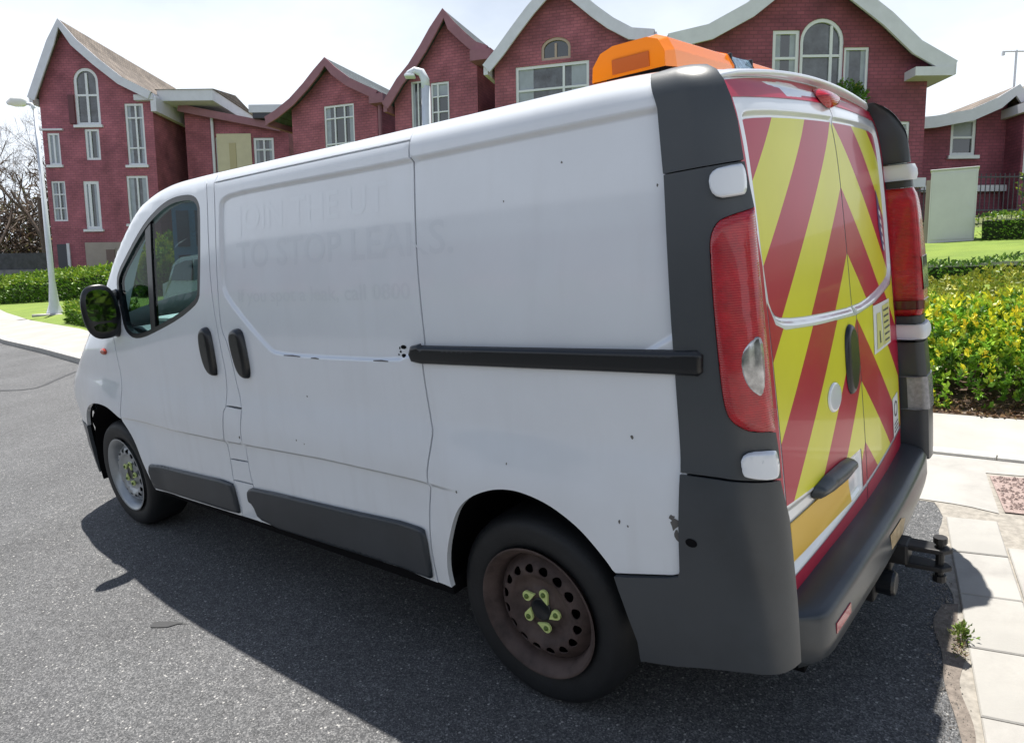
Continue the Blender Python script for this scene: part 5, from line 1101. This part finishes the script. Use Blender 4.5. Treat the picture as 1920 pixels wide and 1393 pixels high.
# dark clipped hedge along the lawn's near edge
def hedge(name, label, x0, y0, x1, y1, wid, hgt, n, size, cols, p, tips, tf, z0=0.):
    L = math.hypot(x1-x0, y1-y0); ang_ = math.atan2(y1-y0, x1-x0); root = empty(name, label, 'hedge', STREET @ Matrix.Translation((x0, y0, z0)) @ Matrix.Rotation(ang_, 4, 'Z'))
    t = rng.uniform(0, L, n); f = rng.integers(0, 3, n); u = rng.uniform(-1, 1, n)
    hv = hgt*(1+.10*np.sin(t*1.7)+.06*np.sin(t*4.1+1)); Y = np.where(f == 0, u*wid/2, np.where(f == 1, -wid/2, wid/2))+rng.normal(0, .06*wid, n); Z = np.where(f == 0, hv, (u*.5+.5)*hv)+rng.normal(0, .04*hgt, n)
    D = np.stack([rng.normal(0, .6, n), np.where(f == 0, rng.normal(0, .5, n), np.sign(Y)*.8), np.where(f == 0, .9, .45)], 1)+rng.normal(0, .25, (n, 3))
    c = mixcol(n, cols, p); tip = (rng.uniform(0, 1, n) < tf) & (Z > .75*hv); c[tip] = mixcol(int(tip.sum()), tips, [1/len(tips)]*len(tips))
    lf = leaves('foliage', np.stack([t, Y, np.maximum(Z, .01)], 1), D, size*rng.uniform(.7, 1.3, n), c, root); lf['kind'] = 'stuff'
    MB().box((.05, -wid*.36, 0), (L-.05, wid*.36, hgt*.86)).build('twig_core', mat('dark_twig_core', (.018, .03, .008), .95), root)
    return root
hedge('low_hedge', 'low dark clipped hedge along the near edge of the lawn', -4, 10.6, 20, 9.4, .8, .30, 14000, .07, GREENS, [.5, .35, .15], [(.12, .22, .02)], .2)
hedge('garden_hedge', 'low sunlit hedge beside the white cabinet', 2.55, 18.6, 12, 15.0, .7, .55, 7000, .08, GREENS, [.4, .35, .25], [(.25, .34, .03), (.18, .28, .03)], .5)
hedge('roadside_hedge', 'clipped bright green hedge behind the left street lamp', -52, 9.6, -26.5, 13.0, 1.6, 1.35, 16000, .17, GREENS+[(.14, .27, .02)], [.25, .3, .25, .2], [(.26, .36, .03), (.18, .30, .02)], .6)
hedge('corner_hedge', 'short box hedge by the pavement left of the mirror', -18.6, 5.6, -14.2, 4.85, .8, .55, 5000, .10, GREENS+[(.14, .27, .02)], [.2, .3, .3, .2], [(.26, .36, .03)], .5)
clump_shrub('yellow_bush', 'yellow-green bush against the left house by the bonnet', 'shrub', -27.5, 12.6, 1.5, 1.2, 2.5, 5200, .22, [(.10, .24, .02), (.2, .32, .03)], [.5, .5], [(.50, .50, .02), (.42, .46, .03)], .6)
clump_shrub('golden_bush', 'golden bush under the bare trees', 'shrub', -52, 18.5, 3.2, 1.6, 4.6, 3200, .36, [(.14, .18, .03), (.22, .22, .03)], [.5, .5], [(.45, .33, .02)], .5)
clump_shrub('window_box_plant', 'dark green plant at the wide right window', 'plant', 0, 0, .75, .35, .75, 1500, .12, GREENS, [.4, .4, .2], [(.25, .25, .05)], .3, frame=frame_at(11.9, 25.5, 0), z0=7.5-gz(11.9, 25.5)-.05)
clump_shrub('garden_bush', 'leafy green bush behind the railings at far right', 'shrub', 0, 0, .8, .6, 1.6, 1500, .12, GREENS+[(.16, .30, .03)], [.2, .3, .3, .2], [(.3, .4, .04)], .4, frame=frame_at(19.9, 26.5, 0))
MB().box((-.9, -.3, -.3), (.9, .3, 0)).build('window_box', TRIM, bpy.data.objects['window_box_plant'])
# mulch litter
n = 2600; xs = rng.uniform(2.2, 6.2, n); yl = 2.86+np.abs(rng.normal(0, .22, n)); P = np.stack([xs, yl, np.full(n, .016)], 1)
lit = leaves('leaf_litter', P, np.stack([rng.normal(size=n), rng.normal(size=n), rng.uniform(.0, .45, n)], 1), rng.uniform(.02, .055, n), mixcol(n, [(.14, .075, .04), (.20, .12, .06), (.09, .05, .03), (.28, .2, .1)], [.3, .3, .2, .2]), None, STREET)
tag(lit, 'brown fallen leaves along the front of the shrub bed', 'leaf litter', kind='stuff')
# weed growing out of the joint
wd = empty('weed', 'small green weed growing between tarmac and slabs', 'weed', STREET @ Matrix.Translation((4.15, .11, .01)) @ Matrix.Scale(.72, 4))
n = 170; t = rng.uniform(0, 6.28, n); r = np.abs(rng.normal(0, .022, n)); P = np.stack([r*np.cos(t), r*1.8*np.sin(t), rng.uniform(0, .07, n)*np.exp(-r*14)], 1)
leaves('leaf_cluster', P, np.stack([np.cos(t), np.sin(t), np.full(n, 1.0)], 1)+rng.normal(0, .3, (n, 3)), rng.uniform(.014, .032, n), mixcol(n, [(.16, .24, .04), (.10, .17, .03), (.25, .27, .08)], [.5, .3, .2]), wd)
n = 60; leaves('dry_stalks', np.stack([rng.normal(.01, .015, n), rng.uniform(-.16, -.03, n), np.full(n, .002)], 1), rng.normal(size=(n, 3))+np.array([0, 0, .4]), rng.uniform(.01, .03, n), mixcol(n, [(.28, .2, .12), (.18, .2, .06)], [.6, .4]), wd, aspect=.3)
# bare trees at far left
def bare_tree(label, X, D, H, seed):
    random.seed(seed); root = empty('bare_tree', label, 'tree', frame_at(X, D, -.2), 'bare trees beyond the left house'); tr = MB(); cr = MB()
    def grow(p, d, L, r, lev, mb):
        q = p; pts = [p]; rad = [r]; k = 4
        for i in range(k):
            d = (d+Vector((random.gauss(0, .10), random.gauss(0, .10), random.gauss(.05, .06)))).normalized(); q = q+d*L/k; pts.append(q); rad.append(max(.006, r*(1-.45*(i+1)/k)))
        mb.tube(pts, rad, 6 if lev < 2 else 4 if lev < 3 else 3, cap=False)
        if lev >= 5: return
        nb = (4, 4, 4, 4, 3)[lev]
        for i in range(nb):
            t = random.uniform(.35, 1.0) if lev else random.uniform(.4, 1.0); j = min(k-1, int(t*k)); o = pts[j].lerp(pts[j+1], t*k-j)
            a = random.uniform(0, 6.28); s = random.uniform(.45, .9); n_ = d.orthogonal().normalized(); b = d.cross(n_); nd = (d*math.cos(s)+(n_*math.cos(a)+b*math.sin(a))*math.sin(s)).normalized()
            grow(o, nd, L*random.uniform(.50, .72), max(.006, rad[j]*.55), lev+1, cr)
    grow(Vector((0, 0, 0)), Vector((random.gauss(0, .05), 0, 1)).normalized(), H*.45, H*.020, 0, tr)
    tr.build('trunk', BARK, root, smooth=True); cr.build('crown', BARK, root, smooth=True)
bare_tree('bare dark tree touching the left edge of the picture', -37.2, 50, 15, 3)
bare_tree('bare tree between the left edge and the brick house', -34.2, 52, 16, 11)
bare_tree('leaning bare tree closest to the left house', -32.0, 54, 14, 23)
bare_tree('far bare tree behind the others at left', -41, 60, 15, 31)
random.seed(99)
hz_ = empty('scrub_bank', 'dark bank of leafless scrub under the bare trees', 'scrub', frame_at(-36, 58)); n = 16000
lf = leaves('twigs', np.stack([rng.uniform(-14, 10, n), rng.normal(0, 1.5, n), np.abs(rng.normal(2.6, 2.6, n))], 1), rng.normal(size=(n, 3))+np.array([0, 0, .8]), rng.uniform(.4, 1.3, n), mixcol(n, [(.13, .095, .075), (.17, .12, .09), (.09, .075, .065), (.17, .16, .06)], [.35, .3, .25, .1]), hz_, aspect=.12); lf['kind'] = 'stuff'
# ------------------------------------------------------------------ street furniture and other things
GALV = mat('white_lamp_paint', (.62, .65, .70), .45, var=.06, vscale=3)
LENSM = mat('lamp_bowl', (.75, .75, .72), .3)
P1 = MROT @ np.array([-24.1, 6.6, .06])
l1_ = empty('street_lamp', 'tall white street lamp on the lawn at left', 'street lamp', Matrix.Translation(P1.tolist()) @ Matrix.Rotation(-YAW, 4, 'Z'), 'street lamps')
MB().tube([(0, 0, .0), (0, 0, .08), (0, 0, .35), (0, 0, 1.2), (-.05, 0, 7.1)], [.28, .26, .17, .10, .06], 14).build('pole', GALV, l1_, smooth=True)
MB().box((-.55, -.45, -.30), (.5, .45, .02)).build('plinth', KERB, l1_, bevel=.03)
MB().tube([(-.05, 0, 7.05), (-.15, 0, 7.25), (-.42, 0, 7.3)], [.07, .06, .05], 8).build('bracket', GALV, l1_, smooth=True)
MB().tube([(-.30, 0, 7.27), (-.42, 0, 7.33), (-.75, 0, 7.36), (-.98, 0, 7.30)], [.05, .16, .18, .06], 12).build('lantern', LENSM, l1_, smooth=True)
lm = empty('street_lamp', 'white swan-neck street lamp rising behind the van roof', 'street lamp', frame_at(-3.2, 28), 'street lamps'); g0 = gz(-3.2, 28)
MB().tube([(-.02, 0, -.2), (0, 0, 1.0), (.0, 0, 9.0-g0)], [.24, .2, .17], 12).build('pole', GALV, lm, smooth=True)
MB().tube([(.0, 0, 8.9-g0), (-.02, 0, 9.25-g0), (-.16, 0, 9.52-g0), (-.42, 0, 9.6-g0), (-.62, 0, 9.5-g0), (-.78, 0, 9.38-g0)], [.17, .17, .16, .13, .11, .08], 12).build('neck', GALV, lm, smooth=True)
MB().box((-.80, -.2, 9.33-g0), (-.40, .2, 9.42-g0)).build('lantern', GALV, lm, bevel=.03)
an = empty('aerial_mast', 'thin aerial mast with crossbar at the top right corner', 'mast', frame_at(23.75, 34), None); g0 = gz(23.75, 34)
MB().tube([(0, 0, 0), (0, 0, 11.95-g0)], .05, 6).build('pole', GALV, an); MB().tube([(-.62, 0, 11.9-g0), (.9, 0, 11.9-g0)], .04, 6).build('crossbar', GALV, an); MB().box((-.66, -.05, 11.72-g0), (-.56, .05, 11.9-g0)).build('sensor', GALV, an)
# white cabinet on the lawn
bx = empty('white_cabinet', 'plain pale cabinet standing at the back of the lawn', 'cabinet', STREET @ Matrix.Translation((1.85, 18.35, .0)) @ Matrix.Rotation(-YAW, 4, 'Z'))
PALE = mat('pale_cabinet', (.58, .585, .60), .55, var=.05, vscale=2)
bx.matrix_world = Matrix.Translation((MROT @ np.array([1.85, 18.35, 0.])).tolist()) @ Matrix.Rotation(-YAW-.56, 4, 'Z')
MB().box((-.50, 0, -.1), (.50, .8, 1.80)).build('body', PALE, bx, bevel=.02); MB().box((-.52, -.03, 1.80), (.52, .82, 1.83)).build('lid', PALE, bx, bevel=.01); MB().box((-.60, .15, -.1), (-.505, .6, 1.60)).build('side_box', BEIGE, bx)
MB().box((-.46, -.012, .08), (.46, -.001, 1.72)).build('door', PALE, bx, bevel=.003); MB().box((.31, -.03, .85), (.34, -.013, .95)).build('handle', PALE, bx)
# railings
def railing(label, X0_, X1_, D):
    root = empty('railing', label, 'railing', frame_at((X0_+X1_)/2, D), 'garden railings'); a = (X1_-X0_)/2; me = None; z0 = 0
    for zz in (.18, 1.28): MB().box((-a, -.02, zz), (a, .02, zz+.045)).build('rail', DOORD, root)
    k = int(2*a/.16)
    for i in range(k+1):
        if me is None:
            o = MB().tube([(0, 0, -.3), (0, 0, 1.42)], .017, 6).build('railing_bar', DOORD, root); me = o.data
        else: o = bpy.data.objects.new('railing_bar', me); COL.objects.link(o); o.parent = root
        o.location = (-a+.16*i, 0, 0)
railing('dark railings between the van and the white cabinet', 12.4, 14.25, 23.2)
railing('dark railings right of the white cabinet', 15.7, 21.5, 24.2)
# dark stone wall at the left
wl_ = empty('stone_wall', 'dark stone wall behind the roadside hedge at left', 'wall', frame_at(-36, 47)); MB().box((-12, 0, -.5), (9.5, .5, 3.3)).build('wall_face', mat('dark_stone', (.06, .062, .075), .9, var=.4, vscale=2.5, bump=.6, bscale=5), wl_); MB().box((-12, -.08, 1.7), (9.0, -.002, 2.2)).build('coping_band', mat('grey_band', (.16, .16, .19), .8, var=.3, vscale=3), wl_)
# blue shed and white car on the drive, seen through the cab windows
BLUE = mat('blue_cladding', (.03, .16, .30), .5, var=.15, vscale=2); BLUED = mat('dark_blue_glass', (.012, .03, .06), .1)
sh = empty('blue_shed', 'blue panelled shed seen through the cab window', 'shed', frame_at(-7.2, 22)); MB().box((-3.3, 0, -.4), (3.3, 3, 3.0)).build('shell', BLUE, sh); MB().box((-3.4, -.1, 3.0), (3.4, 3.1, 3.12)).build('roof', mat('blue_roof', (.05, .2, .34), .5), sh)
for i in range(11):
    for z_ in (.3, 1.65): 
        w_ = MB().box((-3.15+i*.58, -.04, z_), (-2.78+i*.58, -.001, z_+1.1)).build('window', BLUED, sh)
car = empty('white_car', 'white car parked on the drive, seen through the cab window', 'car', STREET @ Matrix.Translation((-10.4, 6.1, .06)))
cp = [(-2.1, .25), (-2.15, .6), (-2.05, .95), (-1.75, 1.0), (-1.55, 1.38), (-1.2, 1.52), (-.2, 1.55), (.35, 1.42), (.95, 1.0), (1.8, .86), (2.1, .65), (2.15, .3)]
V = []
for y, s in ((-.85, .0), (-.80, 1), (.80, 1), (.85, 0)): V += [(a, y*(1-.16*max(0, b-.95)/.6), b) for a, b in cp]
k = len(cp); F = [(r*k+i, r*k+i+1, (r+1)*k+i+1, (r+1)*k+i) for r in range(3) for i in range(k-1)]+[tuple(range(k)), tuple(range(4*k-1, 3*k-1, -1))]
mkobj('body', mkmesh('body', V, F, smooth=False), mat('car_white', (.70, .72, .70), .3, coat=.5), car)
for y in (-.87, .845): 
    for q in ([(-1.6, 1.02), (-1.42, 1.36), (-.95, 1.44), (-.62, 1.44), (-.62, 1.0)], [(-.52, 1.0), (-.52, 1.44), (-.2, 1.45), (.25, 1.34), (.72, 1.0)]):
        MB().add([(a, y*(1-.16*max(0, b-.95)/.6)+dy, b) for dy in (0, .025) for a, b in q], [tuple(range(5)), tuple(range(9, 4, -1))]+[(i, (i+1) % 5, 5+(i+1) % 5, 5+i) for i in range(5)]).build('side_window', PANE, car)
for x_ in (-1.3, 1.3):
    for y in (-.82, .82): MB().tube([(x_, y-.09, .31), (x_, y+.09, .31)], .31, 20).build('wheel', RUBBER, car)

# ------------------------------------------------------------------ the other side of the street (behind the camera, seen in the van's glass and paint)
opp = empty('brick_terrace', 'long brick terrace across the street, reflected in the mirror', 'house', STREET @ Matrix.Translation((-4, -19, -.2)))
MB().box((-34, -8, -1), (34, 0, 6.2)).build('wall', BRICK, opp)
MB().add([(-34.5, -8.4, 6.2), (34.5, -8.4, 6.2), (34.5, .5, 6.2), (-34.5, .5, 6.2), (-34.5, -4, 9), (34.5, -4, 9)], [(0, 1, 5, 4), (2, 3, 4, 5), (0, 4, 3), (1, 2, 5), (0, 3, 2, 1)]).build('roof', SLATE, opp)
for i in range(16):
    for z_ in (.8, 3.8): 
        w_ = MB().box((-32.5+i*4.2, .0, z_), (-30.9+i*4.2, .06, z_+1.6)).build('window', UPVC, opp); MB().box((-32.38+i*4.2, .061, z_+.1), (-31.02+i*4.2, .07, z_+1.5)).build('pane', PANE, w_)
hedge('street_hedge', 'tall hedge across the street, reflected in the van paint', -36, -13.5, 26, -13.5, 1.4, 2.3, 9000, .30, GREENS, [.4, .4, .2], [(.12, .2, .02)], .3)

hedge('tall_hedge', 'tall hedge closing the street behind the van, seen in the mirror', 21, -6.2, 23, 4.0, 2.0, 4.5, 6000, .35, GREENS, [.4, .4, .2], [(.12, .2, .02)], .3)
